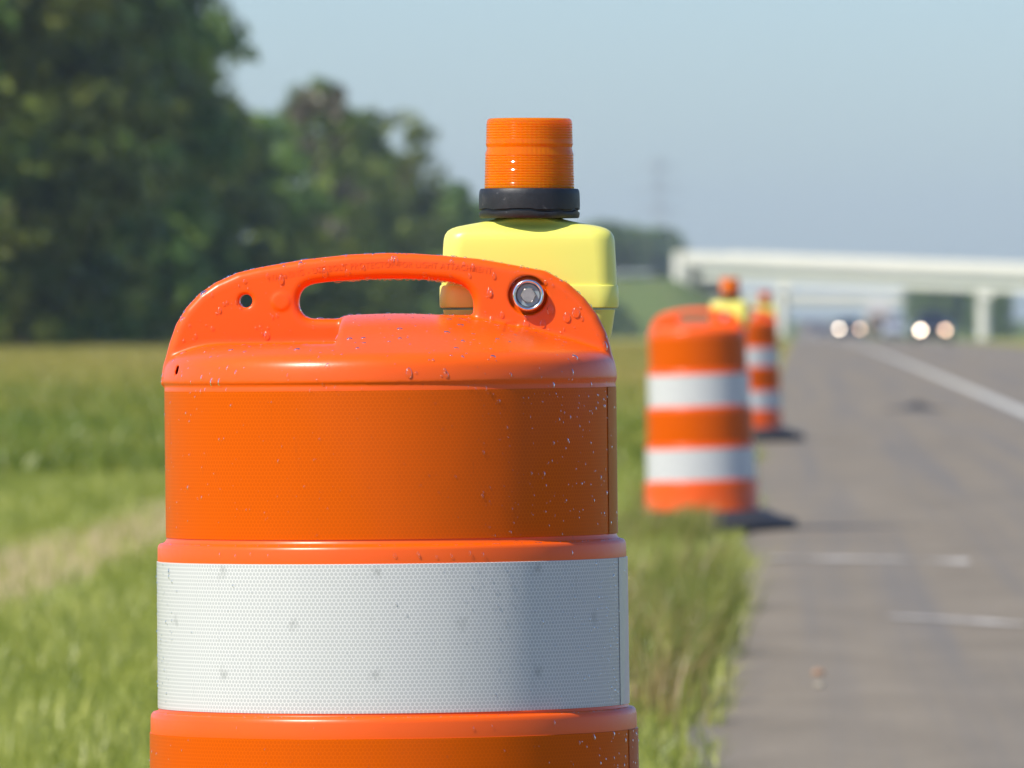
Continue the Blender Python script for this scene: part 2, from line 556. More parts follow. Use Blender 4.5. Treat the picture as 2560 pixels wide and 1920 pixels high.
def fluted(name, r, z0, z1, n=80, amp=0.0008):
    """inner prism cylinder of the lens with upright flutes"""
    v, f = [], []
    N = n * 2
    nz = 14
    for k in range(nz):
        z = z0 + (z1 - z0) * k / (nz - 1)
        for i in range(N):
            a = 2 * math.pi * i / N
            rr = r + (amp if i % 2 else -amp) + (0.0006 if k % 2 else 0)
            v.append((rr * math.sin(a), -rr * math.cos(a), z))
    for k in range(nz - 1):
        for i in range(N):
            j = (i + 1) % N
            f.append((k * N + i, k * N + j, (k + 1) * N + j, (k + 1) * N + i))
    return pymesh(name, v, f)

def make_beacon():
    """origin under the middle of the battery case; the case hangs behind the drum's handle"""
    root = empty('warning_light')
    zb = 0.9400                                   # drum z of the case's underside
    def zz(y): return 0.97 + (685 - y) / 2160 - zb
    bm = bmesh.new()
    hd = 0.046
    secs = [(0.004, 0.060, 0.030, 0.02), (0.0, 0.072, 0.036, 0.02), (0.004, 0.0790, 0.0415, 0.02), (0.012, 0.0820, 0.0430, 0.02), (zz(672), 0.0855, 0.0440, 0.019)]
    secs = secs[1:]
    loft(bm, [rrect(a, b, r, z) for z, a, b, r in secs])
    bmobj('battery_case', bm, M_YELLOW, root, 40)
    bm = bmesh.new()
    zr0, zr1 = zz(668), zz(619)
    rings = [rrect(0.0860, 0.0440, 0.02, zr0 - 0.0002), rrect(0.0884, 0.0470, 0.02, zr0 + 0.0005), rrect(0.0890, 0.0474, 0.02, zr0 + 0.003),
             rrect(0.0888, 0.0474, 0.02, zr1 - 0.002), rrect(0.0882, 0.0470, 0.02, zr1 - 0.0004), rrect(0.0870, 0.0460, 0.02, zr1 + 0.0001)]
    loft(bm, rings)
    bmobj('case_rim', bm, M_YELLOW, root, 40)
    bm = bmesh.new()
    secs = [(zr1 - 0.001, 0.0872, 0.0450, 0.020), (zz(580), 0.0864, 0.0445, 0.020), (zz(540), 0.0856, 0.0440, 0.021), (zz(522), 0.0850, 0.0436, 0.022),
            (zz(511), 0.0838, 0.0428, 0.022), (zz(502.5), 0.0812, 0.0405, 0.022), (zz(496.5), 0.0770, 0.0370, 0.022), (zz(492.5), 0.0715, 0.0335, 0.022),
            (zz(487), 0.0590, 0.0295, 0.022), (zz(481), 0.0430, 0.0290, 0.022), (zz(476.5), 0.0345, 0.0280, 0.022), (zz(474.2), 0.0330, 0.0270, 0.022)]
    loft(bm, [rrect(a, b, r, z) for z, a, b, r in secs])
    bmobj('case_lid', bm, M_YELLOW, root, 50)
    # collar: worn rubber ring with a chipped lower lip
    zc0, zc1 = zz(474.0), zz(410)
    H = zc1 - zc0
    prof = [(0.020, zc1), (0.0455, zc1), (0.0488, zc1 - 0.0004), (0.0500, zc1 - 0.0025), (0.0504, zc1 - 0.006), (0.0506, zc0 + H * 0.6), (0.0507, zc0 + H * 0.42),
            (0.0506, zc0 + H * 0.34), (0.0506, zc0 + H * 0.29), (0.0488, zc0 + H * 0.27), (0.0486, zc0 + H * 0.22), (0.0502, zc0 + H * 0.20), (0.0506, zc0 + H * 0.15),
            (0.0500, zc0 + H * 0.04), (0.0490, zc0), (0.02, zc0)]
    me = lathe('collar', prof, 144)
    for v in me.vertices:
        h = (v.co.z - zc0) / H
        if 0.19 < h < 0.40:
            nse = noise.noise(Vector((v.co.x * 52, v.co.y * 52, 3.1)))
            r = math.hypot(v.co.x, v.co.y)
            if h < 0.31:
                v.co.z += H * 0.16 * max(0, nse + 0.1)
            dr = 0.0012 * (0.2 + nse)
            v.co.x *= 1 + dr / r if h < 0.25 else 1; v.co.y *= 1 + dr / r if h < 0.25 else 1
    link('collar', me, M_COLLAR, root, 40)
    ln = link('lens', lathe('lens', lens_profile(), 160), M_LENS, root, 25)
    ln.location.z = zc1 - 0.0008
    co = link('reflector_core', fluted('reflector_core', 0.0395, 0.001, 0.066, 56, 0.0012), M_CORE, ln, 20)
    # mounting bolt through the handle
    bx, bz = L(1328.4, 741.5)
    bolt = empty('mounting_bolt')
    bolt.parent = root
    CASE_X, CASE_Y = 0.1372, 0.0690
    bolt.location = (bx - CASE_X, -0.0175 - CASE_Y, bz - zb)
    bolt.rotation_euler = (R(90), 0, 0)             # lathe axis towards the viewer
    cup = lathe('bolt_cup', [(0.0118, 0.0015), (0.0119, 0.0062), (0.0128, 0.0088), (0.0140, 0.0095), (0.0152, 0.0089), (0.0158, 0.0072), (0.0158, 0.0), (0.0155, -0.0052), (0.003, -0.0052)], 72)
    link('bolt_cup', cup, M_CHROME, bolt, 60)
    wa = lathe('washer', [(0.0075, 0.0040), (0.0112, 0.0042), (0.0117, 0.0036), (0.0119, 0.0008), (0.0075, 0.0008)], 64)
    link('washer', wa, M_GREY_STEEL, bolt, 40)
    bm = bmesh.new()
    hexr = [(0.0078, 0.0030), (0.0078, 0.0062), (0.0070, 0.0070)]
    rings = []
    for r, z in hexr:
        rings.append([(r * math.cos(R(60 * i / 4) * 1.0) * (math.cos(R(30)) / math.cos(R((60 * i / 4) % 60 - 30)) if z < 0.0065 else 0.92),
                       r * math.sin(R(60 * i / 4)) * (math.cos(R(30)) / math.cos(R((60 * i / 4) % 60 - 30)) if z < 0.0065 else 0.92), z) for i in range(24)])
    loft(bm, rings)
    bmobj('bolt_head', bm, M_BOLT, bolt, 30)
    bm = bmesh.new()
    add_bar(bm, (0, 0, -0.086), (0, 0, -0.0053), 0.006, 16)
    bmobj('bolt_shank', bm, M_GREY_STEEL, bolt, 30)
    return root, Vector((CASE_X, CASE_Y, zb))

def copy_tree(o, parent=None):
    c = o.copy(); COL.objects.link(c)
    if parent: c.parent = parent
    for ch in [x for x in list(bpy.data.objects) if x.parent == o]:
        copy_tree(ch, c)
    return c

def gz(y):
    """the carriageway falls away slowly beyond the drums"""
    if y < 90: return 0.0
    if y < 1200: return -1.6 * ((y - 90) / 1110.0) ** 2
    t = min(1.0, max(0.0, (y - 1230) / 1100.0))
    return -1.6 + 1.25 * t * t * (3 - 2 * t)
gz_np = np.vectorize(gz)

DRUMS = [  # x, y, heading, lean
    (-0.3989, 10.70, 0.0, 0.0105),
    (-0.448, 49.4, R(-17), 0.030),
    (-0.405, 84.5, R(6), 0.004)]
DRUM_LABEL = ['wet orange traffic drum in front with four reflective bands and a bolted handle',
              'orange and white traffic drum standing half in grass at the asphalt edge, leaning slightly',
              'smallest orange and white traffic drum, partly hidden behind the leaning drum']
LIGHT_LABEL = ['yellow battery lamp with amber ribbed lens bolted behind the wet front drum handle',
               'yellow and amber warning lamp on the leaning drum at the asphalt edge',
               'small yellow and amber warning lamp on the farthest drum']
drum0 = make_drum()
light0, light_off = make_beacon()
drums = []
for i, (x, y, hd, lean) in enumerate(DRUMS):
    d = drum0 if i == 0 else copy_tree(drum0)
    b = light0 if i == 0 else copy_tree(light0)
    mw = Matrix.Translation((x, y, gz(y) - (0.022 if i == 1 else 0))) @ Matrix.Rotation(-lean, 4, 'Y') @ Matrix.Rotation(hd, 4, 'Z')
    d.matrix_world = mw
    b.matrix_world = Matrix.Translation(mw @ light_off) @ Matrix.Rotation(hd, 4, 'Z')
    tag(d, DRUM_LABEL[i], 'traffic drum', 'traffic drums along the shoulder')
    tag(b, LIGHT_LABEL[i], 'warning light', 'warning lamps on the drums')
    drums.append(d)

# ------------------------------------------------------------------ water droplets on the front drum
def droplets():
    rng = np.random.default_rng(7)
    mw = drums[0].matrix_world.copy()
    # unit half-drop
    bm = bmesh.new()
    bmesh.ops.create_icosphere(bm, subdivisions=2, radius=1.0)
    bmesh.ops.delete(bm, geom=[v for v in bm.verts if v.co.z < -0.35], context='VERTS')
    bm.verts.ensure_lookup_table(); bm.faces.ensure_lookup_table()
    bm.verts.index_update()
    dv = np.array([v.co[:] for v in bm.verts]); df = np.array([[v.index for v in f.verts] for f in bm.faces])
    bm.free()
    V, F = [], []
    off = 0
    def put(p, nrm, r, h=0.55, stretch=1.0, sag=0.0):
        nonlocal off
        nrm = Vector(nrm).normalized()
        down = Vector((0, 0, -1)) - nrm * Vector((0, 0, -1)).dot(nrm)
        if down.length < 0.05: down = Vector((1, 0, 0)) - nrm * nrm.x
        down.normalize()
        side = nrm.cross(down)
        jit = 1 + 0.18 * rng.standard_normal(3)
        loc = dv * np.array([r * jit[0] * 0.95, r * stretch * (1 + 0.1 * jit[1]), r * h])
        t = (loc[:, 1] / (r * stretch + 1e-9))
        loc[:, 2] *= 1 + 0.35 * sag * t
        loc[:, 0] *= 1 + 0.15 * sag * t
        M = np.array([side[:], down[:], nrm[:]])
        w_ = loc @ M + np.array(p)
        V.append(w_); F.append(df + off); off += len(dv)
    # on the moulded top: area-weighted over what faces forward and up
    me = TOP_ME
    co = np.zeros(len(me.vertices) * 3, np.float32); me.vertices.foreach_get('co', co); co = co.reshape(-1, 3)
    nr = np.zeros(len(me.polygons) * 3, np.float32); me.polygons.foreach_get('normal', nr); nr = nr.reshape(-1, 3)
    ce = np.zeros(len(me.polygons) * 3, np.float32); me.polygons.foreach_get('center', ce); ce = ce.reshape(-1, 3)
    ar = np.zeros(len(me.polygons), np.float32); me.polygons.foreach_get('area', ar)
    wgt = ar * np.clip(-nr[:, 1] * 0.9 + np.clip(nr[:, 2], 0, 1) * 0.35 + 0.05, 0, 1) * (ce[:, 1] < 0.012) * (ce[:, 2] > 0.90)
    wgt = wgt * np.where(ce[:, 2] > 0.945, 1.6, 0.8) * np.where(ce[:, 0] < -0.03, 1.25, 0.9)
    pr = wgt / wgt.sum()
    for i in rng.choice(len(pr), 430, p=pr):
        r = float(np.clip(rng.lognormal(math.log(0.00115), 0.55), 0.0005, 0.0034))
        up = nr[i, 2]
        put(ce[i], nr[i], r, 0.6 if up < 0.7 else 0.35, 1.0 + (0.45 if up < 0.5 and r > 0.0012 else 0), 0.8)
    # along the top outline of the handle
    rim = np.where((nr[:, 2] > 0.55) & (np.abs(ce[:, 1]) < 0.014) & (ce[:, 2] > 0.952))[0]
    for i in rng.choice(rim, 150):
        put(ce[i], nr[i], float(np.clip(rng.lognormal(math.log(0.0012), 0.35), 0.0007, 0.0024)), 0.6)
    # hanging under the grip
    und = np.where((nr[:, 2] < -0.75) & (np.abs(ce[:, 1]) < 0.015) & (ce[:, 2] > 0.99) & (np.abs(ce[:, 0] - 0.05) < 0.095))[0]
    for i in rng.choice(und, 70):
        put(ce[i], nr[i], float(rng.uniform(0.0011, 0.0021)), 0.85)
    # on the bands and steps
    def on_body(n, z0, z1, r_of, med, amin=-88, amax=88, power=1.0, stretch=1.15):
        for _ in range(n):
            a = R(amin + (amax - amin) * rng.random() ** power)
            z = rng.uniform(z0, z1)
            r = r_of(z)
            put((r * math.sin(a), -r * math.cos(a), z), (math.sin(a), -math.cos(a), 0.02), float(np.clip(rng.lognormal(math.log(med), 0.4), 0.0003, 0.002)), 0.6, stretch, 0.6)
    on_body(220, 0.755, 0.898, lambda z: 0.2246, 0.00062)
    on_body(160, 0.755, 0.898, lambda z: 0.2246, 0.0008, 25, 88)
    on_body(170, 0.586, 0.728, lambda z: 0.2342, 0.00058)
    on_body(330, 0.586, 0.728, lambda z: 0.2342, 0.0007, 15, 74, 0.45)
    on_body(90, 0.586, 0.728, lambda z: 0.2342, 0.0009, -90, -66)
    on_body(90, 0.50, 0.558, lambda z: 0.2430, 0.0007)
    on_body(60, 0.50, 0.558, lambda z: 0.2430, 0.001, 50, 90)
    for z, r0, r1 in ((0.7478, 0.2262, 0.2312), (0.5804, 0.2345, 0.2396)):
        for _ in range(120):
            a = R(rng.uniform(-88, 88)); r = rng.uniform(r0, r1)
            put((r * math.sin(a), -r * math.cos(a), z), (math.sin(a) * 0.3, -math.cos(a) * 0.3, 1), float(rng.uniform(0.0004, 0.0011)), 0.6)
    for _ in range(26):
        a = R(rng.uniform(-60, 60)); z = rng.choice([0.9, 0.738, 0.5705]) + rng.uniform(-0.002, 0.002)
        r = {0.9: 0.2252, 0.7: 0.2337, 0.6: 0.2422}[0.9 if z > 0.8 else (0.7 if z > 0.65 else 0.6)]
        put((r * math.sin(a), -r * math.cos(a), z), (math.sin(a), -math.cos(a), 0), float(rng.uniform(0.0009, 0.0018)), 0.6, 1.4, 1.0)
    V = np.concatenate(V); F = np.concatenate(F)
    me = npmesh('water_droplets', V, F)
    m = NT('water')
    tp = m.n('ShaderNodeBsdfTransparent')
    rf = m.n('ShaderNodeBsdfRefraction'); rf.inputs['IOR'].default_value = 1.333; rf.inputs['Roughness'].default_value = 0.0
    gl = m.n('ShaderNodeBsdfGlossy'); gl.inputs['Roughness'].default_value = 0.13
    fr = m.n('ShaderNodeFresnel'); fr.inputs[0].default_value = 1.31
    a = m.n('ShaderNodeMixShader'); a.inputs[0].default_value = 0.04
    m.t.links.new(tp.outputs[0], a.inputs[1]); m.t.links.new(rf.outputs[0], a.inputs[2])
    b = m.n('ShaderNodeMixShader')
    m.t.links.new(fr.outputs[0], b.inputs[0]); m.t.links.new(a.outputs[0], b.inputs[1]); m.t.links.new(gl.outputs[0], b.inputs[2])
    m.t.links.new(b.outputs[0], m.out.inputs[0])
    o = link('water_droplets', me, m.m)
    o.matrix_world = mw
    tag(o, 'clear water droplets beaded over the front orange drum', 'water droplets', kind='stuff')
droplets()

# ------------------------------------------------------------------ ground, road, markings
def strip_ys():
    ys = [-30, -10, 0, 10, 15]
    y = 18.0
    while y < 130: ys.append(y); y += 1.0
    while y < 400: ys.append(y); y += 6.0
    while y < 1500: ys.append(y); y += 25
    while y < 4000: ys.append(y); y += 150
    ys.append(4500)
    return ys

ROAD_R = 8.2
def land(x, y):
    """height of the verge and fields"""
    z = gz(y) - 0.012
    if x < -0.25:
        t = min(1, (-x - 0.25) / 6)
        z -= 0.10 * math.sin(t * math.pi) * (1 if y > 15 else 0.6)
        if x < -6: z += 0.12 * min(1, (-x - 6) / 12)
        z += 0.015 * noise.noise(Vector((x * 0.7, y * 0.12, 0)))
    elif x > ROAD_R:
        z -= 0.04 * min(1, (x - ROAD_R) / 2)
    else:
        z -= 0.03
    # embankments that carry the road over the bridge
    d = abs(y - 1204 + (x + 14) * 0.4663) * 0.9063 - 8.0
    for s, x0 in ((-1, -13.9), (1, 44.0)):
        e = (x - x0) * s
        hgt = (6.9 if s < 0 else 4.6)
        zz = gz(y) + hgt + 0.0 - 0.5 * max(0, d) - 0.55 * max(0, -e)
        z = max(z, zz)
    return z

def build_ground():
    xs = [-2200, -900, -400, -200, -120, -80, -60, -50, -42, -36, -30, -26, -23, -20, -18, -16.5, -15, -13.5, -12, -10, -8.5, -7, -6, -5.2, -4.6, -4, -3.6, -3.2, -2.8,
          -2.4, -2, -1.6, -1.3, -1, -0.8, -0.6, -0.42, -0.3, -0.2, 0.0, 2, 4, 6, ROAD_R - 0.1, ROAD_R + 0.2, 8.8, 10, 12, 15, 18, 22, 26, 32, 38, 44, 52, 64, 90, 150, 300, 700, 2200]
    ys = strip_ys()
    ys = sorted(set(ys + [1160 + 4 * k for k in range(24)]))
    v = [(x, y, land(x, y)) for y in ys for x in xs]
    n = len(xs)
    f = [(j * n + i, j * n + i + 1, (j + 1) * n + i + 1, (j + 1) * n + i) for j in range(len(ys) - 1) for i in range(n - 1)]
    m = NT('verge_soil_and_turf')
    c = m.coord()
    xyz = m.sep(c)
    wob = m.math('MULTIPLY', m.math('SUBTRACT', m.noise(m.mapping(c, (0.6, 0.06, 1)), 1.3, 3), 0.5), 1.3)
    xx = m.math('ADD', xyz[0], wob)
    soil = m.ramp(m.math('ABSOLUTE', m.math('ADD', xx, 3.4)), (0.25, 1.0), (0.55, 0.0))
    near = m.ramp(m.math('DIVIDE', xyz[1], 400), (0.16, 1.0), (0.26, 0.0))
    soil = m.math('MULTIPLY', soil, near)
    pn = m.noise(m.mapping(c, (0.5, 0.07, 1)), 1.0, 5, 0.6)
    patch = m.ramp(pn, (0.56, 0.0), (0.72, 1.0))
    far = m.ramp(m.math('DIVIDE', xyz[1], 1600), (0.5, 0.0), (0.66, 1.0))
    fine = m.noise(m.mapping(c, (1, 0.35, 1)), 7, 5, 0.65)
    turf = m.ramp(fine, (0.3, (0.13, 0.18, 0.025)), (0.5, (0.23, 0.27, 0.045)), (0.72, (0.33, 0.33, 0.075)))
    dry = m.ramp(m.math('DIVIDE', xyz[1], 1600), (0.065, 0.0), (0.12, 1.0), (0.3, 1.0), (0.5, 0.0))
    turf = m.mix(m.math('MULTIPLY', dry, 0.55), turf, (0.40, 0.29, 0.085))
    turf = m.mix(m.math('MULTIPLY', far, 0.85), turf, (0.085, 0.125, 0.035))
    col = m.mix(m.math('MULTIPLY', patch, 0.45), turf, (0.26, 0.20, 0.085))
    col = m.mix(m.math('MULTIPLY', soil, 0.75), col, m.mix(fine, (0.40, 0.29, 0.15), (0.58, 0.44, 0.25)))
    edge = m.ramp(m.math('ABSOLUTE', m.math('ADD', xx, 0.25)), (0.1, 1.0), (0.35, 0.0))
    col = m.mix(m.math('MULTIPLY', edge, 0.6), col, (0.26, 0.22, 0.16))
    m.set(Base_Color=col, Roughness=0.95, Specular_IOR_Level=0.1)
    m.bump(fine, 0.6, 0.05)
    tag(link('ground', pymesh('ground', v, f), m.m), kind='structure')
build_ground()

def build_road():
    m = NT('aged_asphalt')
    c = m.coord()
    fine = m.noise(c, 55, 4, 0.7)
    mid = m.noise(m.mapping(c, (1, 0.35, 1)), 2.2, 5, 0.6)
    lanes = m.noise(m.mapping(c, (1.6, 0.012, 1)), 1.7, 4, 0.6)
    patch = m.noise(m.mapping(c, (0.5, 0.10, 1)), 1.0, 3)
    col = m.ramp(mid, (0.3, (0.225, 0.184, 0.126)), (0.7, (0.315, 0.260, 0.184)))
    col = m.mix(m.ramp(lanes, (0.46, 0.0), (0.62, 0.8)), col, (0.200, 0.181, 0.155))
    col = m.mix(m.ramp(patch, (0.52, 0.0), (0.7, 0.45)), col, (0.207, 0.180, 0.138))
    col = m.mix(m.ramp(fine, (0.35, 0.55), (0.62, 0.0)), col, (0.12, 0.104, 0.085))
    agg = m.ramp(m.noise(c, 130, 2, 0.5), (0.62, 0.0), (0.72, 0.5))
    col = m.mix(agg, col, (0.36, 0.32, 0.26))
    m.set(Base_Color=col, Roughness=0.85, Specular_IOR_Level=0.25)
    m.bump(fine, 0.5, 0.012)
    ys = strip_ys()
    v, f = [], []
    xs = [None, -0.05, 0.5, 2, 4, 6, ROAD_R]
    for y in ys:
        le = -0.235 - 0.12 * min(1, max(0, (y - 50) / 20)) + 0.05 * noise.noise(Vector((0, y * 0.5, 2))) + 0.03 * noise.noise(Vector((0, y * 2.1, 7)))
        for x in xs:
            v.append((le if x is None else x, y, gz(y) + (0.0 if x is not None else -0.01)))
    # a thin crumbling lip on the left edge
    n = len(xs)
    for j in range(len(ys) - 1):
        for i in range(n - 1):
            f.append((j * n + i, j * n + i + 1, (j + 1) * n + i + 1, (j + 1) * n + i))
    tag(link('road', pymesh('road', v, f), m.m), kind='structure')

    p = NT('worn_white_paint')
    c = p.coord()
    wear = p.ramp(p.noise(p.mapping(c, (1, 0.5, 1)), 9, 6, 0.7), (0.34, 1.0), (0.5, 0.0))
    p.set(Base_Color=p.mix(p.math('MULTIPLY', wear, 0.55), (0.60, 0.57, 0.48), (0.30, 0.27, 0.22)), Roughness=0.7)
    v, f = [], []
    ys2 = [y for y in ys if y >= 0]
    for j, y in enumerate(ys2):
        v += [(2.19, y, gz(y) + 0.004), (2.35, y, gz(y) + 0.004)]
        if j: f.append((2 * j - 2, 2 * j - 1, 2 * j + 1, 2 * j))
    tag(link('edge_line', pymesh('edge_line', v, f), p.m), kind='structure')
    v, f = [], []
    k = 0
    for s in range(60):
        y0 = 40 + s * 12.2
        for (a, b) in ((y0, y0 + 3.05),):
            v += [(5.15, a, gz(a) + 0.004), (5.27, a, gz(a) + 0.004), (5.27, b, gz(b) + 0.004), (5.15, b, gz(b) + 0.004)]
            f.append((k, k + 1, k + 2, k + 3)); k += 4
    tag(link('lane_line', pymesh('lane_line', v, f), p.m), kind='structure')
    # two thin transverse marks painted on the shoulder
    q = NT('faded_paint')
    c = q.coord()
    wear = q.ramp(q.noise(q.mapping(c, (1, 0.3, 1)), 7, 6, 0.75), (0.40, 0.0), (0.62, 1.0))
    q.set(Base_Color=q.mix(wear, (0.62, 0.57, 0.49), (0.27, 0.235, 0.19)), Roughness=0.8)
    def stroke(pts, wdt):
        rng = random.Random(3)
        v, f = [], []
        N = 40
        for i in range(N + 1):
            t = i / N
            x = pts[0][0] + (pts[1][0] - pts[0][0]) * t
            y = pts[0][1] + (pts[1][1] - pts[0][1]) * t + 0.25 * noise.noise(Vector((x * 2.2, pts[0][1], 0)))
            ww = wdt * (0.55 + 0.75 * noise.noise(Vector((x * 6, 1.7, pts[0][1])))) * (0.35 if i in (0, N) else 1)
            v += [(x, y - ww, gz(y) + 0.004), (x, y + ww, gz(y) + 0.004)]
            if i: f.append((2 * i - 2, 2 * i, 2 * i + 1, 2 * i - 1))
        return pymesh('shoulder_mark', v, f)
    tag(link('shoulder_mark', stroke(((-0.13, 43.2), (0.67, 42.7)), 0.40), q.m), kind='structure')
    tag(link('shoulder_mark', stroke(((0.28, 34.7), (1.15, 33.3)), 0.28), q.m), kind='structure')
build_road()

# ------------------------------------------------------------------ grass
def mat_grass(name, a, b, c_):
    m = NT(name)
    t = m.attr('tint')[2]
    col = m.ramp(t, (0.0, a), (0.5, b), (1.0, c_))
    m.set(Base_Color=col, Roughness=0.4, Specular_IOR_Level=0.45)
    tr = m.n('ShaderNodeBsdfTranslucent'); m.t.links.new(col, tr.inputs[0])
    mx = m.n('ShaderNodeMixShader'); mx.inputs[0].default_value = 0.35
    m.t.links.new(m.bsdf.outputs[0], mx.inputs[1]); m.t.links.new(tr.outputs[0], mx.inputs[2])
    m.t.links.new(mx.outputs[0], m.out.inputs[0])
    return m.m

def blades(x, y, z, h, wd, lean, az, tint, name):
    n = len(x)
    ca, sa = np.cos(az), np.sin(az)
    face = np.random.default_rng(5).uniform(0, math.pi, n)
    wx, wy = np.cos(face) * wd * 0.5, np.sin(face) * wd * 0.5
    lx, ly = ca * lean * h, sa * lean * h
    P = np.zeros((n, 5, 3))
    base = np.stack([x, y, z], 1)
    mid = base + np.stack([lx * 0.35, ly * 0.35, h * 0.55], 1)
    tip = base + np.stack([lx, ly, h * (1 - 0.25 * lean)], 1)
    wv = np.stack([wx, wy, np.zeros(n)], 1)
    P[:, 0] = base - wv; P[:, 1] = base + wv; P[:, 2] = mid - wv * 0.8; P[:, 3] = mid + wv * 0.8; P[:, 4] = tip
    idx = np.arange(n)[:, None] * 5
    T = np.concatenate([idx + np.array([[0, 1, 3]]), idx + np.array([[0, 3, 2]]), idx + np.array([[2, 3, 4]])])
    return npmesh(name, P.reshape(-1, 3), T, {'tint': np.repeat(tint, 5)})

def vnoise(x, y, s, seed=0.0):
    return np.array([noise.noise(Vector((a * s, b * s * 0.35, seed))) for a, b in zip(x, y)])

def build_grass():
    rng = np.random.default_rng(11)
    land_v = np.vectorize(land)
    # near verge
    n = 230000
    y = 17 + (75 - 17) * rng.random(n) ** 0.9
    span = 0.18 * y + 2.4
    x = -0.18 - span * rng.random(n)
    edge = vnoise(x * 0, y, 1.6, 4.0) * 0.10
    keep = x < -0.20 + edge + 0.06 - 0.16 * np.clip((y - 48) / 14, 0, 1)
    pn = vnoise(x, y, 0.9, 1.0); ps = vnoise(x, y, 2.6, 9.0)
    band = np.abs(x + 3.4 + 0.5 * vnoise(x * 0, y, 0.25, 3.0))
    bare = (band < 0.42) & (y < 90) & (rng.random(n) < 0.80 + 0.35 * ps)
    bare |= (ps < -0.34) & (rng.random(n) < 0.8)
    keep &= ~bare
    x, y, pn, ps = x[keep], y[keep], pn[keep], ps[keep]
    n = len(x)
    h = rng.uniform(0.05, 0.13, n) * (1 + 0.5 * np.clip(pn, -0.6, 1)) 
    tint = np.clip(0.5 + 0.55 * pn + 0.28 * rng.standard_normal(n), 0, 1)
    h = np.where((y > 43.5) & (y < 49.6) & (x > -0.55), h * 0.35, h)
    z = land_v(x, y)
    me = blades(x, y, z, h, rng.uniform(0.003, 0.008, n), rng.uniform(0.1, 1.0, n), rng.uniform(0, 6.28, n), tint, 'grass')
    g = mat_grass('grass_blade', (0.16, 0.21, 0.022), (0.36, 0.385, 0.058), (0.56, 0.56, 0.16))
    tag(link('grass', me, g), 'short green roadside grass between drum and asphalt', 'grass', kind='stuff')
    # tall seeding tufts along the crumbling asphalt edge
    X, Y, H_, T_ = [], [], [], []
    for k in range(70):
        yy = rng.uniform(24, 75) if k > 22 else rng.uniform(28, 47.5)
        xx = -0.28 - abs(rng.normal(0, 0.22)) - (0.18 if yy > 50 else 0)
        short = 36 < yy < 50 and xx > -0.75
        if short and yy > 43: xx -= 0.3
        m_ = rng.integers(40, 110)
        brown = rng.random() < 0.4
        X.append(xx + rng.normal(0, 0.05, m_)); Y.append(yy + rng.normal(0, 0.18, m_))
        H_.append(rng.uniform(0.14, 0.34, m_) * (0.4 if short else 1.0)); T_.append(np.clip(rng.normal(0.85 if brown else 0.35, 0.12, m_), 0, 1))
    for k in range(26):                     # longer grass in front of the leaning drum
        m_ = 60
        X.append(rng.uniform(-1.1, -0.47) + rng.normal(0, 0.05, m_)); Y.append(rng.uniform(46.2, 48.7) + rng.normal(0, 0.1, m_))
        H_.append(rng.uniform(0.10, 0.21, m_)); T_.append(np.clip(rng.normal(0.45, 0.2, m_), 0, 1))
    X, Y, H_, T_ = map(np.concatenate, (X, Y, H_, T_))
    g2 = mat_grass('tall_grass_blade', (0.13, 0.17, 0.02), (0.27, 0.28, 0.05), (0.36, 0.24, 0.10))
    me = blades(X, Y, land_v(X, Y), H_, np.full(len(X), 0.006), rng.uniform(0.15, 0.7, len(X)), rng.normal(0.3, 1.2, len(X)), T_, 'tall_grass')
    tag(link('tall_grass', me, g2), 'tall ragged grass tufts leaning over the asphalt edge', 'grass', kind='stuff')
    # far verge up to the trees
    n = 150000
    y = 70 + (420 - 70) * rng.random(n) ** 1.5
    x = -0.52 - (np.minimum(0.17 * y + 2.0, 27)) * rng.random(n)
    pn = vnoise(x, y, 0.22, 1.0)
    dryf = np.clip((y - 95) / 90, 0, 1)
    tint = np.clip(0.16 + 0.40 * pn + 0.48 * dryf + 0.15 * rng.standard_normal(n), 0, 1)
    h = rng.uniform(0.08, 0.22, n)
    me = blades(x, y, land_v(x, y), h, rng.uniform(0.012, 0.035, n), rng.uniform(0.1, 0.9, n), rng.uniform(0, 6.28, n), tint, 'meadow_grass')
    g3 = mat_grass('meadow_blade', (0.17, 0.23, 0.028), (0.34, 0.32, 0.055), (0.48, 0.36, 0.11))
    tag(link('meadow_grass', me, g3), 'olive meadow grass running up to the dark tree line', 'grass', kind='stuff')
build_grass()

# ------------------------------------------------------------------ trees
M_LEAF = NT('leaf')
_t = M_LEAF.attr('tint')[2]
_oi = M_LEAF.n('ShaderNodeObjectInfo').outputs['Random']
_col = M_LEAF.ramp(_t, (0.0, (0.04, 0.075, 0.012)), (0.5, (0.13, 0.20, 0.032)), (1.0, (0.28, 0.34, 0.065)))
_hv = M_LEAF.n('ShaderNodeHueSaturation')
M_LEAF.put(_hv.inputs['Hue'], M_LEAF.math('MULTIPLY_ADD', _oi, 0.05, 0.475)); M_LEAF.put(_hv.inputs['Value'], M_LEAF.math('MULTIPLY_ADD', _oi, 0.5, 0.75))
M_LEAF.t.links.new(_col, _hv.inputs['Color'])
M_LEAF.set(Base_Color=_hv.outputs[0], Roughness=0.55, Specular_IOR_Level=0.3)
_tr = M_LEAF.n('ShaderNodeBsdfTranslucent'); M_LEAF.t.links.new(_hv.outputs[0], _tr.inputs[0])
_mx = M_LEAF.n('ShaderNodeMixShader'); _mx.inputs[0].default_value = 0.3
M_LEAF.t.links.new(M_LEAF.bsdf.outputs[0], _mx.inputs[1]); M_LEAF.t.links.new(_tr.outputs[0], _mx.inputs[2])
M_LEAF.t.links.new(_mx.outputs[0], M_LEAF.out.inputs[0])
M_LEAF = M_LEAF.m
M_DRYLEAF = mat_grass('dry_leaf', (0.07, 0.06, 0.03), (0.15, 0.13, 0.075), (0.22, 0.19, 0.12))
M_BARK = plain('bark', (0.10, 0.08, 0.06), 0.9, var=0.4, scale=12)

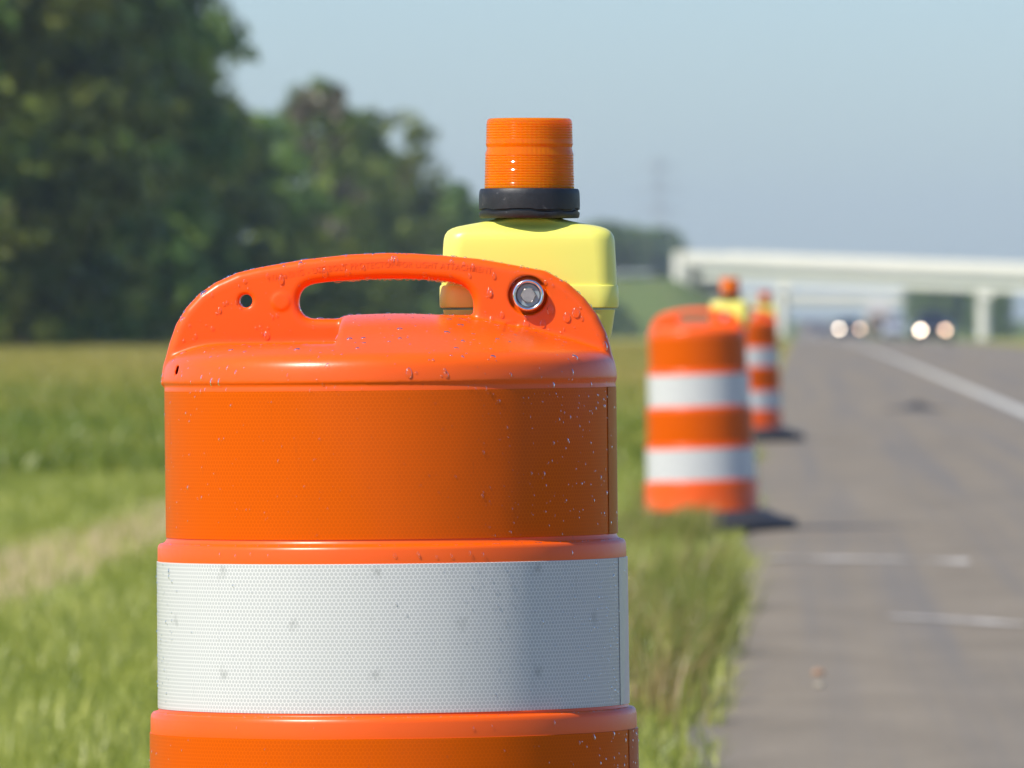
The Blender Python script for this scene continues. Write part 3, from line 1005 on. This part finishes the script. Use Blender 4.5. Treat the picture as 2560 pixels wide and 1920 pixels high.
def crown_mesh(name, seed, shape, nclump=70, per=75, leaf=0.34, open_=0.0):
    """unit tree: height 1, crown radius given by shape(t); leaf clumps through the crown"""
    rng = np.random.default_rng(seed)
    P, F, T = [], [], []
    for k in range(nclump):
        t = rng.random() ** 0.9
        rad = shape(t)
        a = rng.uniform(0, 2 * math.pi)
        rr = rad * (0.35 + 0.65 * rng.random() ** 0.6)
        c = np.array([rr * math.cos(a), rr * math.sin(a), t])
        cs = rng.uniform(0.05, 0.10) * (1 - open_ * 0.4)
        m_ = int(per * (cs / 0.075) ** 2)
        d = rng.standard_normal((m_, 3)); d /= np.linalg.norm(d, axis=1)[:, None]
        d[:, 2] *= 0.75
        p = c + d * cs * rng.uniform(0.45, 1.05, (m_, 1))
        # leaf sprays: small quads
        nn = d + 0.55 * rng.standard_normal((m_, 3)) + np.array([math.cos(a), math.sin(a), 0.5]) * 0.5
        u = np.cross(nn, rng.standard_normal((m_, 3))); u /= np.linalg.norm(u, axis=1)[:, None]
        w_ = np.cross(nn, u); w_ /= np.linalg.norm(w_, axis=1)[:, None]
        s = leaf * rng.uniform(0.6, 1.3, (m_, 1))
        base = sum(len(q) for q in P)
        Q = np.stack([p - u * s, p - w_ * s * 0.5, p + u * s, p + w_ * s * 0.5], 1).reshape(-1, 3)
        P.append(Q)
        F.append(np.arange(m_ * 4).reshape(-1, 4) + base)
        T.append(np.repeat(np.clip(rng.normal(rng.uniform(0.18, 0.78), 0.15, m_), 0, 1), 4))
    return npmesh(name, np.concatenate(P), np.concatenate(F), {'tint': np.concatenate(T)})

def trunk_mesh(name, seed, top=0.8, r=0.016, n_limb=9):
    rng = random.Random(seed)
    bm = bmesh.new()
    pts = [Vector((0, 0, -0.02))]
    for k in range(1, 7):
        pts.append(Vector((rng.uniform(-0.012, 0.012) * k, rng.uniform(-0.012, 0.012) * k, top * k / 6)))
    for k in range(6):
        add_bar(bm, pts[k], pts[k + 1], r * (1 - k / 7) * (1.35 if k == 0 else 1), 7, r * (1 - (k + 1) / 7))
    for i in range(n_limb):
        t = rng.uniform(0.18, 0.9)
        k = min(5, int(t * 6)); p = pts[k].lerp(pts[k + 1], t * 6 - k)
        a = rng.uniform(0, 6.28); ln = rng.uniform(0.1, 0.24)
        q = p + Vector((math.cos(a) * ln, math.sin(a) * ln, ln * rng.uniform(0.3, 0.9)))
        add_bar(bm, p, q, r * 0.38, 5, r * 0.12)
    me = bpy.data.meshes.new(name)
    bmesh.ops.recalc_face_normals(bm, faces=bm.faces)
    bm.to_mesh(me); bm.free()
    return me

def egg(lo, w, top=1.0):
    def f(t):
        if t < lo: return w * 0.55 * (0.4 + 0.6 * t / lo)
        q = (t - lo) / (1 - lo)
        return w * math.sqrt(max(0.02, 1 - (2 * q - 0.75) ** 2 * (1 if q < 0.375 else 0.62)))
    return f

VAR = [  # crown, trunk
    (crown_mesh('crown', 1, egg(0.1, 0.30), 95, 80, 0.022), trunk_mesh('trunk', 1)),
    (crown_mesh('crown', 2, egg(0.15, 0.24), 80, 80, 0.022), trunk_mesh('trunk', 2)),
    (crown_mesh('crown', 3, egg(0.08, 0.36), 100, 80, 0.023), trunk_mesh('trunk', 3)),
    (crown_mesh('crown', 4, egg(0.25, 0.20), 46, 60, 0.022, 0.6), trunk_mesh('trunk', 4)),
]
SHRUB = (crown_mesh('crown', 5, egg(0.02, 0.75), 60, 70, 0.05), trunk_mesh('trunk', 5, 0.6, 0.02, 7))
for cme, tme in VAR + [SHRUB]:
    cme.materials.append(M_LEAF); tme.materials.append(M_BARK)
    tme.polygons.foreach_set('use_smooth', [True] * len(tme.polygons))
DRY_CROWN = VAR[3][0].copy(); DRY_CROWN.materials.clear(); DRY_CROWN.materials.append(M_DRYLEAF)

trng = random.Random(21)
def tree(name, x, y, h, wf, var, label, cat='tree', group=None, dry=False):
    cme, tme = SHRUB if var == 's' else VAR[var]
    root = empty(name, (x, y, land(x, y) - 0.05), (0, 0, trng.uniform(0, 6.28)))
    root.scale = (h * wf, h * wf, h * (0.95 if var != 's' else 1.0))
    for nm, me in (('trunk', tme), ('crown', DRY_CROWN if dry else cme)):
        o = bpy.data.objects.new(nm, me); COL.objects.link(o); o.parent = root
    return tag(root, label, cat, group)

# tall wood at the left edge of the picture
for x, y, h, wf, var in ((-27.5, 296, 16.5, 1.0, 0), (-24.8, 306, 17.5, 0.9, 2), (-26.5, 322, 18.5, 1.0, 0), (-25.6, 338, 17, 0.95, 2), (-26.8, 354, 18.5, 1.0, 0),
                         (-26.0, 372, 18.5, 0.95, 1), (-27.0, 390, 19, 0.95, 2), (-26.6, 408, 18.5, 0.92, 0), (-26.4, 424, 17.5, 0.85, 1)):
    tree('leafy_tree', x, y, h, wf, var, 'tall dense green tree in the dark wood beyond the meadow', group='tall trees of the left wood')
for x, y, h in ((-33, 330, 19), (-34, 362, 20), (-34, 396, 20), (-33.5, 425, 19), (-31, 442, 16)):
    tree('leafy_tree', x, y, h, 1.0, trng.choice((0, 2)), 'tall dense green tree in the dark wood beyond the meadow', group='tall trees of the left wood')
# lower trees to the right of the tall wood
tree('leafy_tree', -24.6, 452, 10.6, 1.0, 0, 'lower green tree in the dip beside the tall dark wood')
tree('leafy_tree', -24.5, 478, 10.4, 1.0, 2, 'round green tree before the brownish one in the lower row')
tree('bare_tree', -22.6, 505, 13.0, 0.85, 3, 'thin brownish half bare tree with a pointed top', dry=True)
tree('leafy_tree', -22.9, 512, 12.8, 0.75, 1, 'slender green tree rising just behind the brownish half bare tree')
tree('leafy_tree', -21.3, 566, 13.2, 0.95, 3, 'dark gappy green tree with sky showing through its crown')
tree('leafy_tree', -23.5, 560, 12.3, 0.9, 1, 'dark green tree close behind the gappy one with its crown above the row')
tree('leafy_tree', -23.0, 545, 9.6, 1.1, 2, 'broad low green tree at the foot of the gappy dark tree')
tree('leafy_tree', -20.8, 640, 9.6, 0.9, 1, 'small rounded tree stepping down at the end of the mid row')
tree('leafy_tree', -23.2, 610, 10.6, 1.0, 0, 'mid green tree between the gappy tree and the small rounded one')
for k in range(17):
    y = 668 + k * 29 + trng.uniform(-6, 6)
    tree('leafy_tree', -24.0 + trng.uniform(-0.8, 0.8) + 0.0, y, 9.2 + 1.6 * k / 16 + trng.uniform(-0.9, 0.9), 0.95, trng.choice((0, 1, 2)),
         'small hazy green tree in the receding row behind the yellow lamp', group='trees of the receding row')
# undergrowth along the front of the wood
for k in range(22):
    y = 288 + k * 11.5 + trng.uniform(-4, 4)
    tree('bush', -21.6 + trng.uniform(-1.0, 0.7) - (1.5 if y < 420 else 0), y, trng.uniform(2.6, 5.0), trng.uniform(0.9, 1.2), 's', 'dark leafy bush along the foot of the wood', 'bush', 'bushes along the wood edge')
for k in range(18):
    y = 545 + k * 34 + trng.uniform(-8, 8)
    tree('bush', -21.4 + trng.uniform(-0.6, 0.6), y, trng.uniform(2.2, 4.2), trng.uniform(0.9, 1.2), 's', 'hazy green bush along the foot of the receding tree row', 'bush', 'bushes along the receding row')
# behind the overpass on the left
for k in range(18):
    y = 1258 + k * 44 + trng.uniform(-10, 10)
    px = 1345 + k * 12.5
    x = (px - 1730) / 23250 * y
    tree('leafy_tree', -24.5 + trng.uniform(-1.5, 1.5), y, 14.0 + 4.4 * (y - 1260) / 900 + trng.uniform(-0.7, 0.7), 0.9, trng.choice((0, 1, 2)),
         'blue green hazy tree rising behind the grassy embankment', group='trees behind the embankment')
# behind the overpass on the right
for k in range(16):
    y = 1330 + k * 45 + trng.uniform(-12, 12)
    tree('leafy_tree', (17.0 + k * 0.42 if k % 2 else 23.0 + k * 0.6) + trng.uniform(-0.5, 1.2), y, 7.4 + 0.2 * k + trng.uniform(-0.9, 0.6), 1.25, trng.choice((0, 2)),
         'hazy blue green tree under the overpass at the right', group='trees seen under the overpass')
for k in range(5):
    tree('leafy_tree', 33 + 3.0 * k, 1310 + 30 * k, 12.5 + 0.5 * k, 1.0, trng.choice((0, 2)), 'hazy tree beyond the right end of the overpass', group='trees beyond the right end of the overpass')
for k, (x, y, h) in enumerate(((-20.6, 1168, 3.6), (-19.4, 1174, 2.6), (-21.6, 1160, 4.2), (-22.6, 1176, 3.4))):
    tree('bush', x, y, h, 1.2, 's', 'dark scrubby bush below the guard rail left of the overpass', 'bush', 'bushes below the guard rail')
tree('bush', -20.4, 1120, 2.6, 1.0, 's', 'dark round bush on the slope of the grassy embankment', 'bush')

# ------------------------------------------------------------------ overpasses, guard rail, pylon
M_CONC = NT('pale_concrete')
_c = M_CONC.coord()
_n1 = M_CONC.noise(M_CONC.mapping(_c, (0.25, 0.25, 1.2)), 0.9, 5)
M_CONC.set(Base_Color=M_CONC.ramp(_n1, (0.3, (0.75, 0.715, 0.58)), (0.7, (0.83, 0.79, 0.65))), Roughness=0.85)
M_CONC = M_CONC.m
M_STEEL_GIRDER = plain('painted_girder', (0.62, 0.63, 0.50), 0.6, var=0.08, scale=0.6)
M_GALV = plain('galvanised_steel', (0.40, 0.41, 0.40), 0.5, 0.4, 0.12, 8)

def overpass(x0, x1, y0, wdt, ztop0, ztop1, piers, ground, label, scale=1.0, abut=True, skew=0.0):
    root = empty('overpass', (x0, y0, ground), (0, 0, -skew))
    x1 = x0 + (x1 - x0) / math.cos(skew)
    piers = [(x0 + (p - x0) / math.cos(skew), h) for p, h in piers]
    tag(root, label, 'overpass')
    sl_ = (ztop1 - ztop0) / (x1 - x0)
    def bm_sloped(a, b, ya, yb, da, db):
        """a prism along the deck between depths da and db below the parapet top"""
        bm = bmesh.new()
        za, zb_ = ztop0 + sl_ * (a - x0) - ground, ztop0 + sl_ * (b - x0) - ground
        vs = [bm.verts.new(p) for p in ((a - x0, ya, za - db), (b - x0, ya, zb_ - db), (b - x0, yb, zb_ - db), (a - x0, yb, za - db),
                                        (a - x0, ya, za - da), (b - x0, ya, zb_ - da), (b - x0, yb, zb_ - da), (a - x0, yb, za - da))]
        for q in ((0, 3, 2, 1), (4, 5, 6, 7), (0, 1, 5, 4), (1, 2, 6, 5), (2, 3, 7, 6), (3, 0, 4, 7)):
            bm.faces.new([vs[i] for i in q])
        return bm
    s = scale
    for ya in (0, wdt - 0.35):
        bmobj('parapet', bm_sloped(x0 - 0.6, x1 + 0.6, ya, ya + 0.35, 0, 1.15 * s), M_CONC, root)
    bmobj('deck', bm_sloped(x0 - 0.3, x1 + 0.3, 0.08, wdt - 0.08, 1.153 * s, 1.55 * s), M_CONC, root)
    for ya in (0.75, wdt * 0.36, wdt * 0.64, wdt - 1.15):
        g = bmobj('girder', bm_sloped(x0 + (1.3 if skew and scale == 1.0 else 0), x1, ya, ya + 0.4, 1.553 * s, 2.75 * s), M_STEEL_GIRDER, root)
        bmobj('bottom_flange', bm_sloped(x0 + (1.3 if skew and scale == 1.0 else 0), x1, ya - 0.3, ya + 0.7, 2.753 * s, 3.1 * s), M_CONC, g)
    for px_, half in piers:
        zt = ztop0 + sl_ * (px_ - x0) - ground - 3.1 * s
        tk = math.tan(skew)
        bm = bmesh.new()
        add_box(bm, (px_ - x0 - half * 1.15, 0.6, zt - 0.9), (px_ - x0 + half * 1.15, wdt - 0.6, zt - 0.003))
        for v in bm.verts: v.co.x -= (v.co.y - 1.6) * tk
        cap = bmobj('pier_cap', bm, M_CONC, root)
        for yc in (1.6, wdt * 0.5, wdt - 1.6):
            bm = bmesh.new()
            xc = px_ - x0 - (yc - 1.6) * tk
            add_bar(bm, (xc, yc, -0.6), (xc, yc, zt - 0.903), half, 20)
            bmobj('column', bm, M_CONC, root)
    if abut:
        for xa, s_ in ((x0, -1), (x1, 1)):
            zt = ztop0 + sl_ * (xa - x0) - ground
            bm = bmesh.new()
            add_box(bm, (xa - x0 + (-1.6 if s_ < 0 else 0.02), 0.3, zt - 5.0), (xa - x0 + (-0.02 if s_ < 0 else 1.6), wdt - 0.3, zt - 1.6))
            bmobj('abutment', bm, M_CONC, root)
            bm = bmesh.new()
            add_box(bm, (xa - x0 + (-1.7 if s_ < 0 else 0.3), -0.25, zt - 3.4), (xa - x0 + (-0.7 if s_ < 0 else 1.7), 0.28, zt - 0.02))
            bmobj('wing_wall', bm, M_CONC, root)
    return root
overpass(-12.6, 44.0, 1198, 12, 8.25, 5.95, ((-2.6, 0.55), (19.5, 0.75)), gz(1204), 'long pale concrete overpass crossing the highway on round columns', skew=R(25))
overpass(-40, 23.5, 2015, 12, 5.7, 5.1, ((-6, 0.6), (12.0, 0.6)), gz(2000), 'smaller hazy overpass farther down the highway, seen under the long one', 0.75, skew=R(25))

def guard_rail():
    root = empty('guard_rail', (-56, 1215.5, land(-56, 1223)), (0, 0, R(-25)))
    tag(root, 'grey guard rail along the embankment top left of the long overpass', 'guard rail')
    bm = bmesh.new()
    zs = 0.0
    for a, b in ((0.45, 0.6), (0.6, 0.68), (0.68, 0.83)):
        off = 0.06 if b == 0.68 else 0.0
        add_box(bm, (0, off, zs + a), (43.5, off + 0.05, zs + b - 0.002))
    bmobj('rail', bm, M_GALV, root)
    for k in range(12):
        bm = bmesh.new(); add_box(bm, (1 + 3.81 * k, 0.12, zs - 0.3), (1.12 + 3.81 * k, 0.27, zs + 0.8))
        bmobj('post', bm, M_GALV, root)
guard_rail()

def pylon():
    y = 3000.0
    root = empty('transmission_tower', (-39.5, y, gz(y)))
    tag(root, 'faint grey lattice transmission tower above the far trees', 'pylon')
    H = 46.0
    bm = bmesh.new()
    def hw(t): return 3.6 * (1 - t) ** 1.4 + 0.75
    N = 13
    for k in range(N):
        z0, z1 = H * k / N, H * (k + 1) / N
        a, b = hw(k / N), hw((k + 1) / N)
        C0 = [Vector((sx * a, sy * a, z0)) for sx, sy in ((-1, -1), (1, -1), (1, 1), (-1, 1))]
        C1 = [Vector((sx * b, sy * b, z1)) for sx, sy in ((-1, -1), (1, -1), (1, 1), (-1, 1))]
        for i in range(4):
            j = (i + 1) % 4
            add_bar(bm, C0[i], C1[i], 0.17, 4)
            add_bar(bm, C0[i], C1[j], 0.09, 4); add_bar(bm, C0[j], C1[i], 0.09, 4)
            add_bar(bm, C1[i], C1[j], 0.09, 4)
    bmobj('lattice_mast', bm, M_GALV, root, None, False)
    for z, ln in ((31, 5.2), (37, 6.2), (43, 4.6)):
        bm = bmesh.new()
        for s in (-1, 1):
            for sy in (-0.8, 0.8):
                add_bar(bm, (0, sy, z), (s * ln, 0, z), 0.14, 4)
                add_bar(bm, (0, sy, z + 1.8), (s * ln, 0, z), 0.12, 4)
            add_bar(bm, (s * ln, 0, z), (s * ln, 0, z - 2.2), 0.12, 5)
        bmobj('cross_arm', bm, M_GALV, root, None, False)
pylon()

# ------------------------------------------------------------------ vehicles coming down the carriageway
M_GLASS = NT('car_glass'); M_GLASS.set(Base_Color=(0.02, 0.025, 0.03), Roughness=0.05, Specular_IOR_Level=0.8); M_GLASS = M_GLASS.m
M_TYRE = plain('tyre_rubber', (0.02, 0.02, 0.02), 0.8)
M_RIM = plain('wheel_alloy', (0.5, 0.5, 0.52), 0.3, 0.9)
M_DARK = plain('dark_trim', (0.02, 0.02, 0.022), 0.5)
def paint(name, col):
    m = NT(name); m.set(Base_Color=col, Roughness=0.3, Coat_Weight=1.0, Coat_Roughness=0.04, Metallic=0.15); return m.m
def lamp_mat(name, col, s):
    m = NT(name); m.set(Base_Color=(0.8, 0.8, 0.8), Roughness=0.2, Emission_Color=(*col, 1), Emission_Strength=s); return m.m
M_LAMP_HI = lamp_mat('lit_headlamp', (1.0, 0.80, 0.60), 20)
M_LAMP_LO = lamp_mat('lit_headlamp_dimmer', (1.0, 0.64, 0.40), 10)
M_LAMP_OFF = plain('headlamp_glass', (0.6, 0.62, 0.65), 0.15)

def make_vehicle(name, x, y, col, label, cat, tall=1.0, lit=True, lamp=(0.62, 0.70)):
    """front faces the camera (-Y); origin on the road under the middle of the vehicle"""
    root = empty(name, (x, y, gz(y) + 0.004))
    tag(root, label, cat, 'vehicles on the carriageway')
    pm = paint(name + '_paint', col)
    def sec(hw, z0, z1, yy, r=0.14):
        pts = []
        hh = (z1 - z0) / 2; cz = (z0 + z1) / 2
        for p in rrect(hw, hh, min(r, hh * 0.9), 0, 5):
            k = 1 - 0.07 * max(0, (p[1]) / hh)
            pts.append((p[0] * k, yy, cz + p[1]))
        return pts
    hb = 0.92 * tall
    bm = bmesh.new()
    loft(bm, [sec(0.70, 0.34, 0.62, -2.32), sec(0.82, 0.26, 0.74 * tall, -2.22), sec(0.90, 0.22, 0.80 * tall, -1.9), sec(0.92, 0.22, 0.88 * tall, -1.2), sec(0.92, 0.22, hb, -0.5),
              sec(0.92, 0.22, hb + 0.02, 1.0), sec(0.91, 0.23, hb + 0.01, 1.8), sec(0.86, 0.28, hb - 0.03, 2.25), sec(0.78, 0.38, 0.70, 2.36)])
    bmobj('body', bm, pm, root, 40)
    top = (1.46 if tall < 1.1 else 1.80)
    bm = bmesh.new()
    def cab(yy, hw0, hw1, z0, z1):
        return [(-hw0, yy[0], z0), (hw0, yy[0], z0), (hw0, yy[1], z0), (-hw0, yy[1], z0)], [(-hw1, yy[2], z1), (hw1, yy[2], z1), (hw1, yy[3], z1), (-hw1, yy[3], z1)]
    lo, hi = cab((-0.85, 1.75, -0.15, 1.15), 0.82, 0.64, hb - 0.03, top - 0.06)
    mid2 = [(p[0] * 0.93, p[1] + (0.10 if p[1] < 0.5 else -0.10), top) for p in hi]
    loft(bm, [lo, hi, mid2])
    bmesh.ops.bevel(bm, geom=list(bm.edges), offset=0.05, segments=2, affect='EDGES', profile=0.6)
    bmobj('cabin', bm, pm, root, 40)
    # windscreen and side windows, proud of the cabin
    def pane(nm, quad, push):
        bm = bmesh.new()
        q = [Vector(p) for p in quad]
        nn = (q[1] - q[0]).cross(q[3] - q[0]).normalized()
        c = sum(q, Vector()) / 4
        if nn.dot(push) < 0: nn = -nn
        A = [bm.verts.new(c + (p - c) * 0.86 + nn * 0.012) for p in q]
        B = [bm.verts.new(c + (p - c) * 0.86 - nn * 0.01) for p in q]
        for i in range(4):
            j = (i + 1) % 4
            bm.faces.new((A[i], A[j], B[j], B[i]))
        bm.faces.new(A); bm.faces.new(B[::-1])
        bmobj(nm, bm, M_GLASS, root, None, False)
    pane('windscreen', (lo[0], lo[1], hi[1], hi[0]), Vector((0, -1, 0)))
    pane('side_window', (lo[1], lo[2], hi[2], hi[1]), Vector((1, 0, 0)))
    pane('side_window', (lo[0], lo[3], hi[3], hi[0]), Vector((-1, 0, 0)))
    pane('rear_window', (lo[2], lo[3], hi[3], hi[2]), Vector((0, 1, 0)))
    bm = bmesh.new(); add_box(bm, (-0.50, -2.345, 0.44), (0.50, -2.25, 0.60)); bmobj('grille', bm, M_DARK, root)
    bm = bmesh.new(); add_box(bm, (-0.80, -2.38, 0.28), (0.80, -2.20, 0.41))
    bmesh.ops.bevel(bm, geom=list(bm.edges), offset=0.04, segments=2, affect='EDGES'); bmobj('bumper', bm, M_DARK, root)
    for s in (-1, 1):
        lx, lz = lamp
        bm = bmesh.new()
        ring0 = [(s * lx + 0.13 * math.cos(R(i * 22.5)), -2.27, lz + 0.10 * math.sin(R(i * 22.5))) for i in range(16)]
        ring1 = [(s * lx + 0.13 * math.cos(R(i * 22.5)), -2.335, lz + 0.10 * math.sin(R(i * 22.5))) for i in range(16)]
        loft(bm, [ring0, ring1])
        bmobj('headlight', bm, (M_LAMP_HI if s < 0 else M_LAMP_LO) if lit else M_LAMP_OFF, root, 40)
        bm = bmesh.new(); add_box(bm, (s * 0.98 - 0.10, -0.75, hb + 0.02), (s * 0.98 + 0.10, -0.60, hb + 0.16))
        bmesh.ops.bevel(bm, geom=list(bm.edges), offset=0.03, segments=2, affect='EDGES'); bmobj('wing_mirror', bm, pm, root)
        for yy in (-1.42, 1.42):
            wh = empty('wheel'); wh.parent = root; wh.location = (s * 0.80, yy, 0.33); wh.rotation_euler = (0, R(90 * s), 0)
            link('tyre', lathe('tyre', [(0.20, 0.10), (0.30, 0.10), (0.325, 0.07), (0.33, 0.0), (0.325, -0.07), (0.30, -0.10), (0.20, -0.10)], 32), M_TYRE, wh, 40)
            link('rim', lathe('rim', [(0.002, 0.05), (0.06, 0.06), (0.07, 0.03), (0.17, 0.05), (0.205, 0.095), (0.205, -0.09), (0.002, -0.09)], 32), M_RIM, wh, 40)
    return root

make_vehicle('car', 3.43, 760, (0.03, 0.045, 0.07), 'dark car with lit headlights in the lane beside the white line', 'car', 1.0, True, (0.72, 0.72))
make_vehicle('car', 6.10, 500, (0.045, 0.05, 0.06), 'dark car with lit headlights nearest in the far lane', 'car', 1.0, True, (0.55, 0.58))
make_vehicle('van', 7.35, 850, (0.62, 0.63, 0.66), 'pale grey van without headlights following in the far lane', 'van', 1.25, False)
make_vehicle('car', 3.1, 1420, (0.04, 0.05, 0.10), 'tiny dark blue car far away under the overpass', 'car', 1.0, False)
make_vehicle('car', 1.6, 1650, (0.10, 0.02, 0.02), 'tiny dark red car farthest down the road', 'car', 1.0, False)

def box_truck(x, y):
    root = empty('truck', (x, y, gz(y) + 0.004))
    tag(root, 'hazy box truck with tan front far down the road under the overpass', 'truck', 'vehicles on the carriageway')
    pm = paint('truck_cab_paint', (0.50, 0.30, 0.16)); bx = plain('truck_box_white', (0.6, 0.6, 0.58), 0.5)
    bm = bmesh.new()
    add_box(bm, (-1.2, -1.2, 0.5), (1.2, 0.9, 2.6)); bmesh.ops.bevel(bm, geom=list(bm.edges), offset=0.12, segments=2, affect='EDGES'); bmobj('cab', bm, pm, root)
    bm = bmesh.new(); add_box(bm, (-1.05, -1.23, 1.6), (1.05, -1.19, 2.35)); bmobj('windscreen', bm, M_GLASS, root)
    bm = bmesh.new(); add_box(bm, (-0.9, -1.25, 0.75), (0.9, -1.19, 1.35)); bmobj('grille', bm, M_DARK, root)
    bm = bmesh.new(); add_box(bm, (-1.27, 1.0, 0.9), (1.27, 8.5, 3.9)); bmesh.ops.bevel(bm, geom=list(bm.edges), offset=0.05, segments=1, affect='EDGES'); bmobj('cargo_box', bm, bx, root)
    for s in (-1, 1):
        for yy in (-0.3, 5.8, 7.1):
            wh = link('wheel', lathe('truck_tyre', [(0.01, 0.14), (0.25, 0.12), (0.45, 0.14), (0.5, 0.1), (0.5, -0.1), (0.45, -0.14), (0.01, -0.14)], 28), M_TYRE, root, 40)
            wh.location = (s * 1.05, yy, 0.5); wh.rotation_euler = (0, R(90), 0)
box_truck(8.0, 1090)

# ------------------------------------------------------------------ small things lying on the shoulder
def stone(x, y, r, col, label, seed):
    bm = bmesh.new()
    bmesh.ops.create_icosphere(bm, subdivisions=3, radius=1)
    for v in bm.verts:
        k = 1 + 0.28 * noise.noise(v.co * 1.3 + Vector((seed, 0, 0))) + 0.1 * noise.noise(v.co * 4 + Vector((0, seed, 0)))
        v.co = Vector((v.co.x * k * r, v.co.y * k * r * 0.9, v.co.z * k * r * 0.62))
    o = bmobj('stone', bm, plain('stone_%s' % label.split()[0], col, 0.8, var=0.25, scale=60), None, 60)
    o.location = (x, y, gz(y) + r * 0.42)
    tag(o, label, 'stone')
stone(0.047, 29.15, 0.017, (0.36, 0.21, 0.12), 'orange brown pebble lying on the asphalt shoulder', 1.0)
stone(0.049, 28.25, 0.013, (0.40, 0.35, 0.26), 'pale cream pebble just in front of the orange brown one', 5.0)

def tyre_scrap():
    bm = bmesh.new()
    N = 26
    rows = []
    for i in range(N + 1):
        t = i / N
        x = -0.33 + 0.66 * t
        ww = 0.12 + 0.10 * noise.noise(Vector((t * 5, 0, 0))) - 0.08 * abs(2 * t - 1)
        h = 0.015 + 0.075 * max(0, 1 - abs(t - 0.5) * 3.2) + 0.03 * max(0, noise.noise(Vector((t * 7, 3, 0))))
        rows.append([(x, -ww, 0.0), (x, -ww * 0.8, h * 0.7), (x, 0, h), (x, ww * 0.8, h * 0.6), (x, ww, 0.0)])
    loft(bm, rows)
    o = bmobj('tyre_scrap', bm, M_RUBBER, None, 50)
    o.location = (1.21, 112, gz(112) + 0.004)
    tag(o, 'dark ragged scrap of rubber lying on the shoulder near the white line', 'road debris')
tyre_scrap()

# ------------------------------------------------------------------ air
def haze():
    bm = bmesh.new()
    add_box(bm, (-2300, -60, -6.0), (2300, 4600, 52.0))
    me = bpy.data.meshes.new('haze'); bm.to_mesh(me); bm.free()
    m = bpy.data.materials.new('haze_air'); m.use_nodes = True
    t = m.node_tree
    t.nodes.remove(t.nodes['Principled BSDF'])
    v = t.nodes.new('ShaderNodeVolumePrincipled')
    v.inputs['Color'].default_value = (0.80, 0.90, 1.0, 1)
    v.inputs['Density'].default_value = 0.00014
    v.inputs['Anisotropy'].default_value = 0.1
    t.links.new(v.outputs[0], t.nodes['Material Output'].inputs['Volume'])
    o = link('haze', me, m, smooth=False)
    tag(o, 'thin pale summer haze over the whole highway', 'haze', kind='stuff')
haze()
